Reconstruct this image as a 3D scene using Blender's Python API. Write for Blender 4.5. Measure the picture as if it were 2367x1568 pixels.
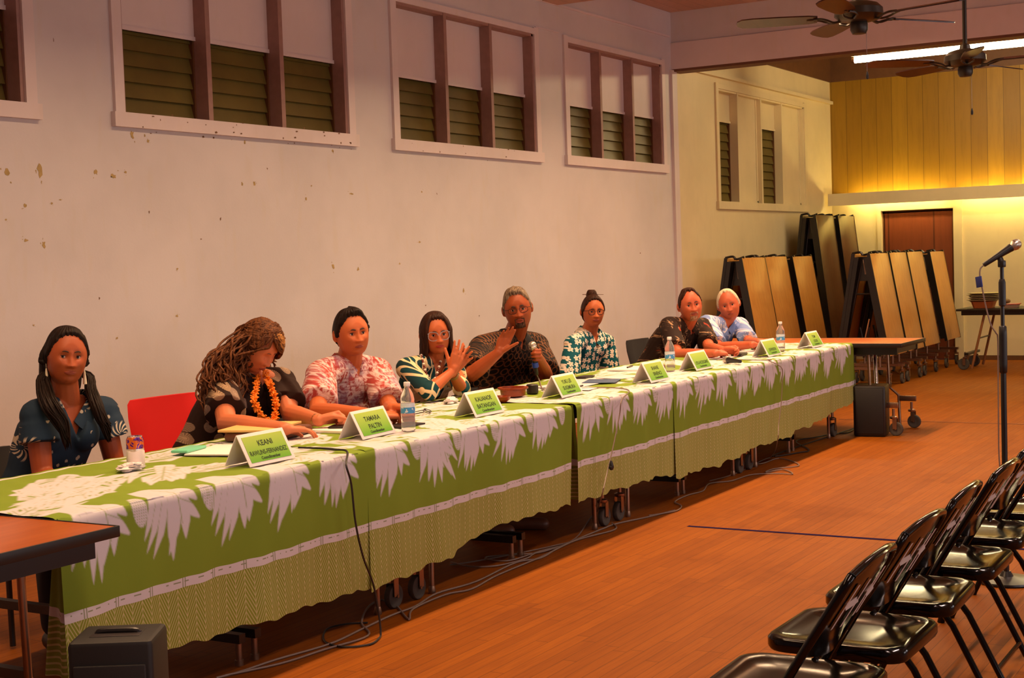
import bpy, math, random
import numpy as np
from mathutils import Vector, Matrix

for _o in list(bpy.data.objects):
    bpy.data.objects.remove(_o, do_unlink=True)
SC = bpy.context.scene
COL = SC.collection
PI = math.pi

# ---------------------------------------------------------------- camera
W_, H_ = 2367.0, 1568.0
F_PX, YAW, PITCH, ROLL = 3332.59, 0.53119895, 0.05458526, -0.03366732
EYE = Vector((0, 0, 1.5))
_f = Vector((math.cos(YAW)*math.cos(PITCH), math.sin(YAW)*math.cos(PITCH), -math.sin(PITCH)))
_r = Vector((math.sin(YAW), -math.cos(YAW), 0))
_u = _r.cross(_f)
CR = math.cos(ROLL)*_r + math.sin(ROLL)*_u
CU = -math.sin(ROLL)*_r + math.cos(ROLL)*_u
cam_data = bpy.data.cameras.new('camera')
cam_data.sensor_width = 36.0
cam_data.sensor_fit = 'HORIZONTAL'
cam_data.lens = 36.0*F_PX/W_
cam_data.clip_start = 0.05
cam_data.clip_end = 200
cam = bpy.data.objects.new('camera', cam_data)
COL.objects.link(cam)
_m = Matrix((CR, CU, -_f)).transposed().to_4x4()
_m.translation = EYE
cam.matrix_world = _m
SC.camera = cam

# ---------------------------------------------------------------- colour, world, exposure
SC.view_settings.view_transform = 'Standard'
SC.view_settings.look = 'None'
SC.view_settings.gamma = 1.0
SC.view_settings.use_curve_mapping = False
SC.view_settings.exposure = EXPO = 0.0

wd = bpy.data.worlds.new('hall_surroundings')
SC.world = wd
wd.use_nodes = True
wd.node_tree.nodes['Background'].inputs[0].default_value = (0.55, 0.42, 0.50, 1)
wd.node_tree.nodes['Background'].inputs[1].default_value = 0.15

def area(name, loc, sx, sy, power, color, rot=(0, 0, 0), spread=180):
    l = bpy.data.lights.new(name, 'AREA')
    l.shape = 'RECTANGLE'; l.size = sx; l.size_y = sy
    l.energy = power; l.color = color
    l.spread = math.radians(spread)
    o = bpy.data.objects.new(name, l)
    COL.objects.link(o)
    o.location = loc; o.rotation_euler = rot
    return o

# warm ceiling strips over the table front, added fill: a cooler row overhead, side panels along the right wall
for _x, _p in ((1.2, 32), (3.6, 48), (6.0, 70), (8.4, 84), (10.8, 92), (12.55, 70)):
    area('ceiling_strip_light', (_x, 3.66, 3.86), 1.9 if _x < 12 else 1.0, 0.10, _p, (1.0, 0.63, 0.35), spread=137)
for _x in (1.5, 5.5, 9.5):
    area('ceiling_hall_light', (_x, 0.2, 3.86), 1.9, 0.12, 62, (1.0, 0.72, 0.62), spread=138)  # added fill row, out of view, brightens the cloth fronts
FILL_GAP_R = ((-2.6, 0.4), (2.0, 5.0), (6.6, 9.6), (11.0, 13.6))  # made-up openings in the unseen right wall, sized for the side fill
for _a, _b in FILL_GAP_R:
    area('window_daylight', ((_a+_b)/2, -6.96, 1.75), _b-_a, 1.5, 76, (0.82, 0.76, 0.78), rot=(PI/2, 0, 0))  # added cool fill from the side, lights cloth fronts and faces

# ---------------------------------------------------------------- helpers
def lin(c):
    return tuple((v/12.92 if v <= .04045 else ((v+.055)/1.055)**2.4) for v in c)
def rgb(r, g, b):
    return lin((r/255, g/255, b/255)) + (1.0,)

class NT:
    """tiny node-tree builder"""
    def __init__(s, name, rough=.6, metal=0.0, spec=.5, **kw):
        s.m = bpy.data.materials.new(name); s.m.use_nodes = True
        s.t = s.m.node_tree; s.n = s.t.nodes; s.b = s.n['Principled BSDF']
        s.b.inputs['Roughness'].default_value = rough
        s.b.inputs['Metallic'].default_value = metal
        s.b.inputs['Specular IOR Level'].default_value = spec
        for k, v in kw.items():
            s.b.inputs[k.replace('_', ' ')].default_value = v
    def link(s, a, b): s.t.links.new(a, b)
    def put(s, sock, v):
        if hasattr(v, 'is_output') or isinstance(v, bpy.types.NodeSocket): s.link(v, sock)
        else:
            try: sock.default_value = v
            except Exception: sock.default_value = (v, v, v)
    def node(s, typ, ins=None, **props):
        n = s.n.new(typ)
        for k, v in props.items(): setattr(n, k, v)
        for k, v in (ins or {}).items(): s.put(n.inputs[k], v)
        return n
    def math(s, op, a, b=0.0, c=0.0, clamp=False):
        n = s.node('ShaderNodeMath', {0: a, 1: b, 2: c}, operation=op, use_clamp=clamp)
        return n.outputs[0]
    def coord(s, which='Object'): return s.node('ShaderNodeTexCoord').outputs[which]
    def mapping(s, v, loc=(0, 0, 0), rot=(0, 0, 0), scale=(1, 1, 1)):
        return s.node('ShaderNodeMapping', {0: v, 1: loc, 2: rot, 3: scale}).outputs[0]
    def sep(s, v): return s.node('ShaderNodeSeparateXYZ', {0: v}).outputs
    def comb(s, x, y, z): return s.node('ShaderNodeCombineXYZ', {0: x, 1: y, 2: z}).outputs[0]
    def noise(s, v, scale=5, detail=3, rough=.5, dist=0.0):
        n = s.node('ShaderNodeTexNoise', {'Vector': v, 'Scale': scale, 'Detail': detail, 'Roughness': rough, 'Distortion': dist})
        return n.outputs[0]
    def voro(s, v, scale=5, feature='F1', rnd=1.0):
        return s.node('ShaderNodeTexVoronoi', {'Vector': v, 'Scale': scale, 'Randomness': rnd}, feature=feature).outputs
    def step(s, v, a, b):
        """smooth 0..1 between a and b"""
        return s.node('ShaderNodeMapRange', {0: v, 1: a, 2: b, 3: 0.0, 4: 1.0}, interpolation_type='SMOOTHSTEP').outputs[0]
    def mix(s, f, a, b):
        n = s.node('ShaderNodeMix', {0: f}, data_type='RGBA')
        s.put(n.inputs[6], a); s.put(n.inputs[7], b)
        return n.outputs[2]
    def color(s, c):
        s.put(s.b.inputs['Base Color'], c); return s
    def bump(s, h, strength=.3, dist=.01):
        n = s.node('ShaderNodeBump', {'Strength': strength, 'Distance': dist, 'Height': h})
        s.link(n.outputs[0], s.b.inputs['Normal']); return s

def plain(name, c, rough=.6, metal=0.0, var=.12, scale=8.0, spec=.5, **kw):
    """procedural plain material: base colour with a little noise variation"""
    t = NT(name, rough, metal, spec, **kw)
    d = tuple(v*(1-var) for v in c[:3]) + (1,)
    l = tuple(min(1, v*(1+var)) for v in c[:3]) + (1,)
    t.color(t.mix(t.noise(t.coord(), scale, 3), d, l))
    return t.m

def emit(name, c, strength):
    t = NT(name, .5)
    t.color((0.8, 0.8, 0.8, 1))
    t.b.inputs['Emission Color'].default_value = c
    t.b.inputs['Emission Strength'].default_value = strength
    return t.m

def rot_to(d):
    d = Vector(d).normalized()
    return d.to_track_quat('Z', 'Y').to_matrix()

class MB:
    """mesh builder: collects pieces, links them as one object"""
    def __init__(s): s.v = []; s.f = []; s.mi = []; s.uv = None
    def add(s, vs, fs, mi=0):
        o = len(s.v)
        s.v += [tuple(p) for p in vs]
        s.f += [tuple(i+o for i in f) for f in fs]
        s.mi += [mi]*len(fs)
        return s
    def box(s, c, size, rot=None, bevel=0.0, mi=0):
        hx, hy, hz = size[0]/2, size[1]/2, size[2]/2
        c = Vector(c)
        M = rot if rot is not None else Matrix.Identity(3)
        if isinstance(M, (int, float)): M = Matrix.Rotation(M, 3, 'Z')
        if bevel <= 0:
            P = [Vector((x*hx, y*hy, z*hz)) for x in (-1, 1) for y in (-1, 1) for z in (-1, 1)]
            F = [(0, 1, 3, 2), (4, 6, 7, 5), (0, 4, 5, 1), (2, 3, 7, 6), (0, 2, 6, 4), (1, 5, 7, 3)]
            return s.add([c + M @ p for p in P], F, mi)
        b = min(bevel, hx*.9, hy*.9, hz*.9)
        # rounded rectangle (plan) lofted with bevelled top and bottom
        def ring(z, ins):
            out = []
            rx, ry = hx-ins, hy-ins
            rb = max(b-ins, 1e-5)
            for k, (sx, sy) in enumerate(((1, 1), (-1, 1), (-1, -1), (1, -1))):
                for j in range(4):
                    a = k*PI/2 + j*PI/6
                    out.append(Vector((sx*(rx-rb) + rb*math.cos(a), sy*(ry-rb) + rb*math.sin(a), z)))
            return out
        prof = [(-hz, b*.9), (-hz+b*.3, b*.3), (-hz+b, 0), (hz-b, 0), (hz-b*.3, b*.3), (hz, b*.9)]
        rings = [[c + M @ p for p in ring(z, i)] for z, i in prof]
        return s.loft(rings, mi)
    def loft(s, rings, mi=0, caps=True, closed=True):
        n = len(rings[0]); vs = [p for r in rings for p in r]; fs = []
        for i in range(len(rings)-1):
            for j in range(n if closed else n-1):
                a = i*n+j; b = i*n+(j+1) % n
                fs.append((a, b, b+n, a+n))
        if caps:
            fs.append(tuple(range(n-1, -1, -1)))
            fs.append(tuple((len(rings)-1)*n+j for j in range(n)))
        return s.add(vs, fs, mi)
    def cyl(s, p0, p1, r0, r1=None, n=12, mi=0):
        r1 = r0 if r1 is None else r1
        p0, p1 = Vector(p0), Vector(p1); R = rot_to(p1-p0)
        rings = [[p + R @ Vector((r*math.cos(2*PI*k/n), r*math.sin(2*PI*k/n), 0)) for k in range(n)] for p, r in ((p0, r0), (p1, r1))]
        return s.loft(rings, mi)
    def lathe(s, prof, c=(0, 0, 0), n=20, M=None, mi=0):
        """prof: list of (r, z)"""
        c = Vector(c); M = M or Matrix.Identity(3)
        rings = [[c + M @ Vector((max(r, 1e-5)*math.cos(2*PI*k/n), max(r, 1e-5)*math.sin(2*PI*k/n), z)) for k in range(n)] for r, z in prof]
        return s.loft(rings, mi)
    def tube(s, pts, r, n=8, mi=0, up=None, flat=1.0):
        """tube along points, r number or list"""
        P = [Vector(p) for p in pts]; m = len(P)
        R = r if isinstance(r, (list, tuple)) else [r]*m
        rings = []
        ref = Vector(up) if up else Vector((0, 0, 1))
        prev = None
        for i in range(m):
            t = (P[min(i+1, m-1)] - P[max(i-1, 0)])
            if t.length < 1e-9: t = Vector((0, 0, 1))
            t.normalize()
            if prev is None:
                a = ref if abs(t.dot(ref)) < .95 else Vector((1, 0, 0))
                x = t.cross(a).normalized()
            else:
                x = (prev - t*prev.dot(t))
                if x.length < 1e-6: x = t.orthogonal()
                x.normalize()
            y = t.cross(x); prev = x
            rings.append([P[i] + R[i]*(math.cos(2*PI*k/n)*x + flat*math.sin(2*PI*k/n)*y) for k in range(n)])
        return s.loft(rings, mi)
    def ball(s, c, r, n=16, m=10, mi=0, M=None):
        rr = r if isinstance(r, (tuple, list)) else (r, r, r)
        c = Vector(c); M = M or Matrix.Identity(3)
        rings = []
        for i in range(m+1):
            a = -PI/2 + PI*i/m
            a = max(min(a, PI/2-.02), -PI/2+.02)
            rings.append([c + M @ Vector((rr[0]*math.cos(a)*math.cos(2*PI*k/n), rr[1]*math.cos(a)*math.sin(2*PI*k/n), rr[2]*math.sin(a))) for k in range(n)])
        return s.loft(rings, mi)
    def capsule(s, p0, p1, r0, r1, n=14, mi=0):
        p0, p1 = Vector(p0), Vector(p1)
        d = p1-p0; L = d.length
        if L < 1e-6: return s.ball(p0, r0, n, 8, mi)
        R = rot_to(d); rings = []
        for i in range(5):
            a = -PI/2 + (PI/2)*i/4 + (.03 if i == 0 else 0)
            rings.append([p0 + R @ Vector((r0*math.cos(a)*math.cos(2*PI*k/n), r0*math.cos(a)*math.sin(2*PI*k/n), r0*math.sin(a))) for k in range(n)])
        for i in range(5):
            a = (PI/2)*i/4 - (.03 if i == 4 else 0)
            rings.append([p1 + R @ Vector((r1*math.cos(a)*math.cos(2*PI*k/n), r1*math.cos(a)*math.sin(2*PI*k/n), r1*math.sin(a))) for k in range(n)])
        return s.loft(rings, mi)
    def prism(s, poly, z0, z1, M=None, c=(0, 0, 0), mi=0):
        """poly: (x, y) list extruded in z, mapped by M"""
        M = M or Matrix.Identity(3); c = Vector(c)
        return s.loft([[c + M @ Vector((x, y, z)) for x, y in poly] for z in (z0, z1)], mi)
    def build(s, name, mats, parent=None, smooth=True, auto=40, loc=None, rotz=None):
        me = bpy.data.meshes.new(name)
        me.from_pydata(s.v, [], s.f)
        mats = mats if isinstance(mats, (list, tuple)) else [mats]
        for m in mats: me.materials.append(m)
        if len(mats) > 1: me.polygons.foreach_set('material_index', s.mi)
        me.validate(); me.update()
        if smooth:
            me.polygons.foreach_set('use_smooth', [True]*len(me.polygons))
            if auto:
                try: me.set_sharp_from_angle(angle=math.radians(auto))
                except Exception: pass
        o = bpy.data.objects.new(name, me)
        COL.objects.link(o)
        if parent is not None: o.parent = parent
        if loc: o.location = loc
        if rotz is not None: o.rotation_euler = (0, 0, rotz)
        return o

def _ray(px, py): return _f + CR*(px-W_/2)/F_PX - CU*(py-H_/2)/F_PX
def unY(px, py, Y):
    d = _ray(px, py); return EYE + d*(Y/d.y)
def unX(px, py, X):
    d = _ray(px, py); return EYE + d*(X/d.x)
def onz(px, py, z):
    d = _ray(px, py); return EYE + d*((z-EYE.z)/d.z)
def tag(o, label, cat, group=None, kind=None):
    o['label'] = label; o['category'] = cat
    if group: o['group'] = group
    if kind: o['kind'] = kind
    return o
def thing(name, label, cat, loc=(0, 0, 0), rotz=0.0, group=None):
    o = bpy.data.objects.new(name, None); COL.objects.link(o)
    o.empty_display_size = .05
    o.location = loc; o.rotation_euler = (0, 0, rotz)
    return tag(o, label, cat, group)
def struct(o, parent=None):
    if parent is None: o['kind'] = 'structure'
    else: o.parent = parent
    return o
def copy_tree(o, parent=None):
    c = o.copy(); COL.objects.link(c)
    if parent is not None: c.parent = parent
    for ch in list(o.children): copy_tree(ch, c)
    return c
def dup(o, loc, rotz=None, label=None, group=None):
    c = copy_tree(o); c.location = loc
    if rotz is not None: c.rotation_euler = (0, 0, rotz)
    if label: c['label'] = label
    if group: c['group'] = group
    return c
def mesh_of(mb):
    """evaluated helper"""
    return mb
def remesh(mb, voxel, smooth=2, factor=.5):
    """voxel-union of all the pieces -> (verts array, faces list)"""
    me = bpy.data.meshes.new('tmp'); me.from_pydata(mb.v, [], mb.f); me.validate()
    o = bpy.data.objects.new('tmp', me); COL.objects.link(o)
    r = o.modifiers.new('r', 'REMESH'); r.mode = 'VOXEL'; r.voxel_size = voxel
    if smooth:
        q = o.modifiers.new('s', 'SMOOTH'); q.iterations = smooth; q.factor = factor
    dg = bpy.context.evaluated_depsgraph_get()
    e = o.evaluated_get(dg); em = bpy.data.meshes.new_from_object(e)
    n = len(em.vertices); V = np.empty(n*3); em.vertices.foreach_get('co', V)
    F = np.empty(len(em.loops), dtype=np.int32); em.loops.foreach_get('vertex_index', F)
    tot = np.empty(len(em.polygons), dtype=np.int32); em.polygons.foreach_get('loop_total', tot)
    st = np.concatenate(([0], np.cumsum(tot)[:-1]))
    faces = [tuple(F[a:a+b].tolist()) for a, b in zip(st, tot)]
    bpy.data.objects.remove(o, do_unlink=True)
    bpy.data.meshes.remove(me); bpy.data.meshes.remove(em)
    return V.reshape(-1, 3), faces
# ================================================================ the room
M = {}
YW, XB, XBEAM = 6.17, 19.23, 13.98
ZCEIL = 4.02

def wall_paint(name, base, spot=None):
    t = NT(name, .55, spec=.35)
    c = t.coord()
    n1 = t.noise(c, 1.1, 4, .6)
    n2 = t.noise(t.mapping(c, scale=(1, 1, .25)), 14, 2)
    d = tuple(v*.90 for v in base[:3])+(1,)
    a = t.mix(t.step(n1, .35, .7), base, d)
    a = t.mix(t.math('MULTIPLY', t.step(n2, .55, .75), .12), a, rgb(205, 190, 150))
    t.color(a)
    t.bump(t.noise(c, 60, 2), .12, .004)
    return t.m
M['wall'] = wall_paint('painted_board_wall', rgb(215, 208, 208))
M['trim'] = wall_paint('painted_trim', rgb(228, 214, 212))
M['creamwall'] = wall_paint('cream_wall', rgb(232, 214, 170))
M['mullion'] = plain('weathered_mullion_paint', rgb(158, 122, 112), .6, scale=20, var=.2)
M['peel'] = plain('bare_patch_under_peeled_paint', rgb(176, 150, 96), .8, var=.3, scale=40)
M['scuff'] = plain('dark_scuff_on_paint', rgb(120, 86, 58), .8, var=.3, scale=40)

def mk_floor():
    t = NT('narrow_strip_wood_floor', .33, spec=.10)
    c = t.coord()
    x, y, z = t.sep(c)
    row = t.math('FLOOR', t.math('DIVIDE', y, .057))
    rnd = t.node('ShaderNodeTexWhiteNoise', {'W': row}, noise_dimensions='1D').outputs[0]
    xs = t.math('DIVIDE', t.math('ADD', x, t.math('MULTIPLY', rnd, 3.1)), 1.1)
    brd = t.math('FLOOR', xs)
    v = t.node('ShaderNodeTexWhiteNoise', {'Vector': t.comb(row, brd, 0.0)}, noise_dimensions='2D').outputs[0]
    g = t.noise(t.mapping(c, scale=(1.2, 26, 1)), 3, 5, .65, .3)
    blot = t.noise(c, .9, 5, .65)
    a = t.mix(v, rgb(133, 69, 5), rgb(146, 78, 7))
    a = t.mix(t.math('MULTIPLY', t.step(g, .35, .75), .45), a, rgb(104, 48, 5))
    a = t.mix(t.math('MULTIPLY', t.step(blot, .5, .72), .35), a, rgb(92, 40, 4))
    fy = t.math('FRACT', t.math('DIVIDE', y, .057)); fx = t.math('FRACT', xs)
    e = t.math('MAXIMUM', t.math('LESS_THAN', fy, .05), t.math('LESS_THAN', fx, .004))
    a = t.mix(t.math('MULTIPLY', e, .55), a, rgb(56, 26, 8))
    t.color(a)
    t.put(t.b.inputs['Roughness'], t.math('ADD', .46, t.math('MULTIPLY', blot, .22)))
    t.bump(t.math('SUBTRACT', 1.0, e), .15, .002)
    return t.m
M['floor'] = mk_floor()

def mk_planks(name, a, b, w=.16, axis=1):
    t = NT(name, .4, spec=.4)
    c = t.coord()
    s = t.sep(c)
    q = t.math('DIVIDE', s[axis], w)
    row = t.math('FLOOR', q)
    v = t.node('ShaderNodeTexWhiteNoise', {'W': row}, noise_dimensions='1D').outputs[0]
    sc = [6, 6, 6]; sc[2 if axis != 2 else 0] = .6
    g = t.noise(t.mapping(c, scale=tuple(sc)), 4, 4, .6)
    col = t.mix(v, a, b)
    col = t.mix(t.math('MULTIPLY', t.step(g, .4, .8), .35), col, tuple(k*.6 for k in a[:3])+(1,))
    e = t.math('LESS_THAN', t.math('FRACT', q), .035)
    col = t.mix(t.math('MULTIPLY', e, .7), col, tuple(k*.35 for k in a[:3])+(1,))
    t.color(col)
    t.bump(t.math('SUBTRACT', 1.0, e), .3, .004)
    return t.m
M['planks'] = mk_planks('varnished_plank_panel', rgb(148, 108, 20), rgb(170, 128, 28), .205, 1)
M['woodceil'] = mk_planks('wood_plank_ceiling', rgb(190, 148, 118), rgb(206, 164, 132), .14, 1)
M['door'] = mk_planks('brown_door_veneer', rgb(112, 54, 30), rgb(128, 64, 36), .6, 1)
M['brownwood'] = plain('dark_varnished_wood', rgb(104, 66, 36), .5, scale=12, var=.25)
M['beamedge'] = plain('brown_beam_underside', rgb(110, 72, 48), .6, var=.2)

def slab(name, x0, x1, y0, y1, z0, z1, m, parent=None, bevel=0):
    o = MB().box(((x0+x1)/2, (y0+y1)/2, (z0+z1)/2), (x1-x0, y1-y0, z1-z0), bevel=bevel).build(name, m, smooth=bevel > 0)
    return struct(o, parent)

slab('floor', -4, XB+.3, -7, YW+.3, -.1, 0, M['floor'])
slab('ceiling', -4, XBEAM+.2, -7, YW+.3, ZCEIL, ZCEIL+.1, M['woodceil'])
slab('ceiling_far', XBEAM+.2, XB+.3, -7, YW+.3, 4.3, 4.4, M['brownwood'])
slab('trim_1', 11.2, 11.48, -7, YW, 3.76, ZCEIL, M['woodceil'])

# left wall with its window openings (x0, x1, z0, z1)
OPEN = [(3.28, 5.42, 2.43, 3.45), (6.14, 8.30, 2.43, 3.45), (8.93, 11.02, 2.43, 3.45), (11.64, 13.68, 2.43, 3.45), (15.2, 18.1, 2.08, 3.34)]
def wall_grid(name, x0, x1, z0, z1, y, th, holes, m):
    mb = MB()
    xs = sorted({x0, x1} | {h[0] for h in holes} | {h[1] for h in holes})
    for a, b in zip(xs[:-1], xs[1:]):
        hs = [h for h in holes if h[0] <= a and h[1] >= b]
        z = z0
        for h in hs:
            mb.box(((a+b)/2, y+th/2, (z+h[2])/2), (b-a, th, h[2]-z)); z = h[3]
        mb.box(((a+b)/2, y+th/2, (z+z1)/2), (b-a, th, z1-z))
    return struct(mb.build(name, m, smooth=False))
WL = wall_grid('wall_left', -4, XBEAM, 0, ZCEIL, YW, .2, OPEN[:4], M['wall'])
WL2 = wall_grid('wall_left_far', XBEAM, XB+.2, 0, 3.76, YW, .2, OPEN[4:], M['creamwall'])
slab('wall_left_upper', XBEAM+.16, XB, YW-.02, YW+.2, 3.76, 4.3, M['brownwood'])
slab('trim_2', XBEAM+.2, XB-.02, YW-.05, YW+.01, 3.46, 3.5, M['creamwall'])
slab('trim_3', XBEAM-.06, XBEAM+.06, YW-.03, YW, 0, 3.42, M['trim'])
slab('trim_4', -4, XBEAM-.06, YW-.012, YW+.01, 3.755, 3.775, M['trim'])
slab('trim_5', 11.07, 11.50, YW-.008, YW+.01, 3.515, 3.525, M['trim'])
slab('baseboard_left', -4, XB, YW-.02, YW, 0, .1, M['trim'])
# big white beam between the two halves of the hall, board on board
B = struct(MB().box((XBEAM+.1, -.4, (3.43+ZCEIL)/2), (.2, 2*(YW+.4), ZCEIL-3.43)).build('beam', M['wall'], smooth=False))
slab('beam_soffit', XBEAM-.01, XBEAM+.21, -7, YW, 3.405, 3.43, M['beamedge'], B)
slab('beam_board', XBEAM-.02, XBEAM, -7, YW, 3.43, 3.7, M['trim'], B)
# back wall
slab('wall_back', XB, XB+.2, -7, 4.545, 0, 2.2, M['creamwall'])
slab('wall_back_corner', XB, XB+.2, 5.49, YW, 0, 2.2, M['creamwall'])
slab('wall_back_over_door', XB, XB+.2, 4.545, 5.49, 1.985, 2.2, M['creamwall'])
slab('wall_back_planks', XB, XB+.2, -7, YW, 2.2, 3.76, M['planks'])
slab('wall_back_upper', XB-.02, XB+.2, -7, YW, 3.76, 4.3, M['brownwood'])
slab('baseboard_back', XB-.02, XB, -7, 4.45, 0, .06, M['brownwood'])
slab('ledge', XB-.36, XB-.33, -7, YW-.06, 2.08, 2.24, M['creamwall'])
_lb = MB()
for _y in (5.98, 3.9, 1.5, -1, -4):
    _lb.box((XB-.17, _y, 2.225), (.34, .03, .02))
struct(_lb.build('ledge_bracket', M['brownwood'], smooth=False))
_d = MB().box((XB+.04, 5.02, .99), (.04, .90, 1.96)).build('door_1', M['door'], smooth=False)
struct(_d)
_k = MB().lathe([(.0, -.06), (.025, -.06), (.03, -.04), (.012, -.02), (.012, 0), (.03, .0)], (XB+.02, 4.63, .93), 14, Matrix.Rotation(PI/2, 3, 'Y'))
M['chrome'] = plain('chrome', rgb(210, 205, 200), .22, 1.0, var=.05)
_k.build('door_knob', M['chrome'], _d)
_c = MB()
_c.box((XB-.015, 4.49, .995), (.05, .11, 1.99)).box((XB-.015, 5.52, .995), (.05, .05, 1.99)).box((XB-.015, 4.99, 2.035), (.05, 1.11, .09))
struct(_c.build('trim_6', M['creamwall'], smooth=False))
_c = MB()
_c.box((XB+.06, 4.56, .99), (.08, .03, 1.98)).box((XB+.06, 5.475, .99), (.08, .03, 1.98)).box((XB+.06, 5.02, 1.97), (.08, .95, .03))
_c.build('door_frame', M['brownwood'], _d, smooth=False)
_wr = MB()
_xs = [-4] + [v for w in FILL_GAP_R for v in w] + [XB+.2]
for _k in range(len(_xs)-1):
    _a, _b = _xs[_k], _xs[_k+1]
    if _k % 2: _wr.box(((_a+_b)/2, -7.1, .5), (_b-_a, .2, 1.0)).box(((_a+_b)/2, -7.1, 3.4), (_b-_a, .2, 1.8))  # gaps made up to go with the side fill
    else: _wr.box(((_a+_b)/2, -7.1, 2.15), (_b-_a, .2, 4.3))
struct(_wr.build('wall_right', M['wall'], smooth=False))
# floor seam and a strip of dark tape
slab('trim_7', 12.36, 12.385, -7, 3.95, 0, .002, plain('floor_seam', rgb(96, 40, 22), .6))

# jalousie windows
def mk_louver():
    t = NT('smoky_louver_glass', .45, spec=.35)
    c = t.coord()
    n = t.noise(c, 3.0, 4, .6)
    t.color(t.mix(n, rgb(82, 68, 32), rgb(120, 106, 46)))
    return t.m
M['louver'] = mk_louver()
def window(n, x0, x1, z0, z1, splits, zp, panes, casing=.075):
    """splits: list of mullion centres; panes: per bay True = louvers under a board, False = boarded over"""
    w = thing('window_%d' % n, '', 'window'); del w['label']; del w['category']
    w['kind'] = 'structure'; w.location = (x0, YW, z0)
    ox, oy, oz = x0, YW, z0
    f = MB()
    def b(mb, a0, a1, b0, b1, c0, c1): mb.box(((a0+a1)/2-ox, (b0+b1)/2-oy, (c0+c1)/2-oz), (a1-a0, b1-b0, c1-c0))
    b(f, x0-casing, x0, YW-.022, YW, z0-.08, z1+.06)
    b(f, x1, x1+casing, YW-.022, YW, z0-.08, z1+.06)
    b(f, x0, x1, YW-.022, YW, z1, z1+.05)
    b(f, x0-casing-.02, x1+casing+.02, YW-.035, YW, z0-.085, z0)
    f.build('window_casing', M['trim'] if n < 5 else M['creamwall'], w, smooth=False)
    j = MB()
    b(j, x0, x0+.02, YW-.005, YW+.13, z0, z1); b(j, x1-.025, x1, YW-.005, YW+.13, z0, z1)
    b(j, x0, x1, YW-.005, YW+.13, z1-.02, z1)
    for s in splits: b(j, s-.02, s+.02, YW-.01, YW+.13, z0, z1)
    j.build('mullion', M['mullion'] if n < 5 else M['creamwall'], w, smooth=False)
    st = MB(); b(st, x0, x1, YW, YW+.16, z0-.02, z0+.005)
    st.build('window_sill', M['trim'] if n < 5 else M['creamwall'], w, smooth=False)
    bk = MB(); b(bk, x0, x1, YW+.185, YW+.20, z0, z1)
    bk.build('insect_screen', M['brownwood'], w, smooth=False)
    edges = [x0+.02] + [v for s in splits for v in (s-.02, s+.02)] + [x1-.02]
    for k in range(len(splits)+1):
        a, c = edges[2*k], edges[2*k+1]
        if panes[k]:
            p = MB(); b(p, a, c, YW+.085, YW+.10, zp, z1-.02); b(p, a, c, YW+.075, YW+.10, zp, zp+.025)
            p.build('upper_panel', M['trim'] if n < 5 else M['creamwall'], w, smooth=False)
            lv = MB(); z = z0+.012; pitch = .094 if n < 5 else .098
            R = Matrix.Rotation(math.radians(-14), 3, 'X')
            while z < zp-.01:
                h = min(.105, zp-z+.02)
                lv.box(((a+c)/2-ox, YW+.115-oy, z+h/2-oz), (c-a-.03, .006, h), R)
                z += pitch
            lv.build('louver_pane', M['louver'], w, smooth=False)
            ch = MB()
            b(ch, c-.014, c, YW+.09, YW+.14, z0, zp); b(ch, a, a+.012, YW+.09, YW+.14, z0, zp)
            ch.build('louver_channel', M['brownwood'], w, smooth=False)
        else:
            p = MB(); b(p, a, c, YW+.05, YW+.065, z0, z1-.02)
            b(p, a, a+.03, YW+.04, YW+.065, z0, z1-.02); b(p, c-.03, c, YW+.04, YW+.065, z0, z1-.02); b(p, a, c, YW+.04, YW+.065, z0, z0+.03)
            p.build('blank_panel', M['creamwall'], w, smooth=False)
    return w
window(1, 3.28, 5.42, 2.43, 3.45, [3.98, 4.7], 2.93, [1, 1, 1])
window(2, 6.14, 8.30, 2.43, 3.45, [6.88, 7.59], 2.93, [1, 1, 1])
window(3, 8.93, 11.02, 2.43, 3.45, [9.61, 10.30], 2.91, [1, 1, 1])
window(4, 11.64, 13.68, 2.43, 3.45, [12.30, 13.0], 2.90, [1, 1, 1])
window(5, 15.2, 18.1, 2.08, 3.34, [15.80, 16.55, 17.28], 2.99, [1, 0, 1, 0])

# flaked paint: thin irregular chips missing from the top coat, at the places the photo shows them
random.seed(5)
_pk = [(92, 395, 9, 28), (15, 400, 10, 18), (222, 398, 8, 12), (262, 408, 10, 12), (290, 398, 5, 6), (58, 475, 6, 9), (101, 565, 7, 17), (60, 556, 8, 7),
       (770, 616, 7, 12), (828, 622, 6, 9), (588, 425, 6, 11), (560, 425, 5, 8), (707, 460, 5, 9), (812, 448, 9, 5), (305, 312, 8, 22), (342, 326, 6, 12),
       (566, 330, 5, 10), (270, 782, 6, 5), (409, 730, 6, 6), (410, 622, 4, 6), (230, 690, 3, 6), (510, 506, 3, 9), (465, 553, 3, 3), (975, 443, 4, 5),
       (1010, 448, 2, 5), (970, 560, 8, 5), (1072, 672, 5, 12), (618, 390, 3, 4), (345, 490, 3, 6), (14, 508, 4, 5), (78, 752, 4, 4), (124, 92, 2, 9),
       (924, 610, 4, 6), (1108, 730, 2, 5), (645, 318, 5, 5), (770, 350, 6, 8), (120, 470, 4, 6), (140, 462, 5, 3), (1480, 585, 3, 4), (984, 706, 3, 4), (720, 430, 4, 4), (335, 313, 4, 6)]
_mb = MB(); _ms = MB()
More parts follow.
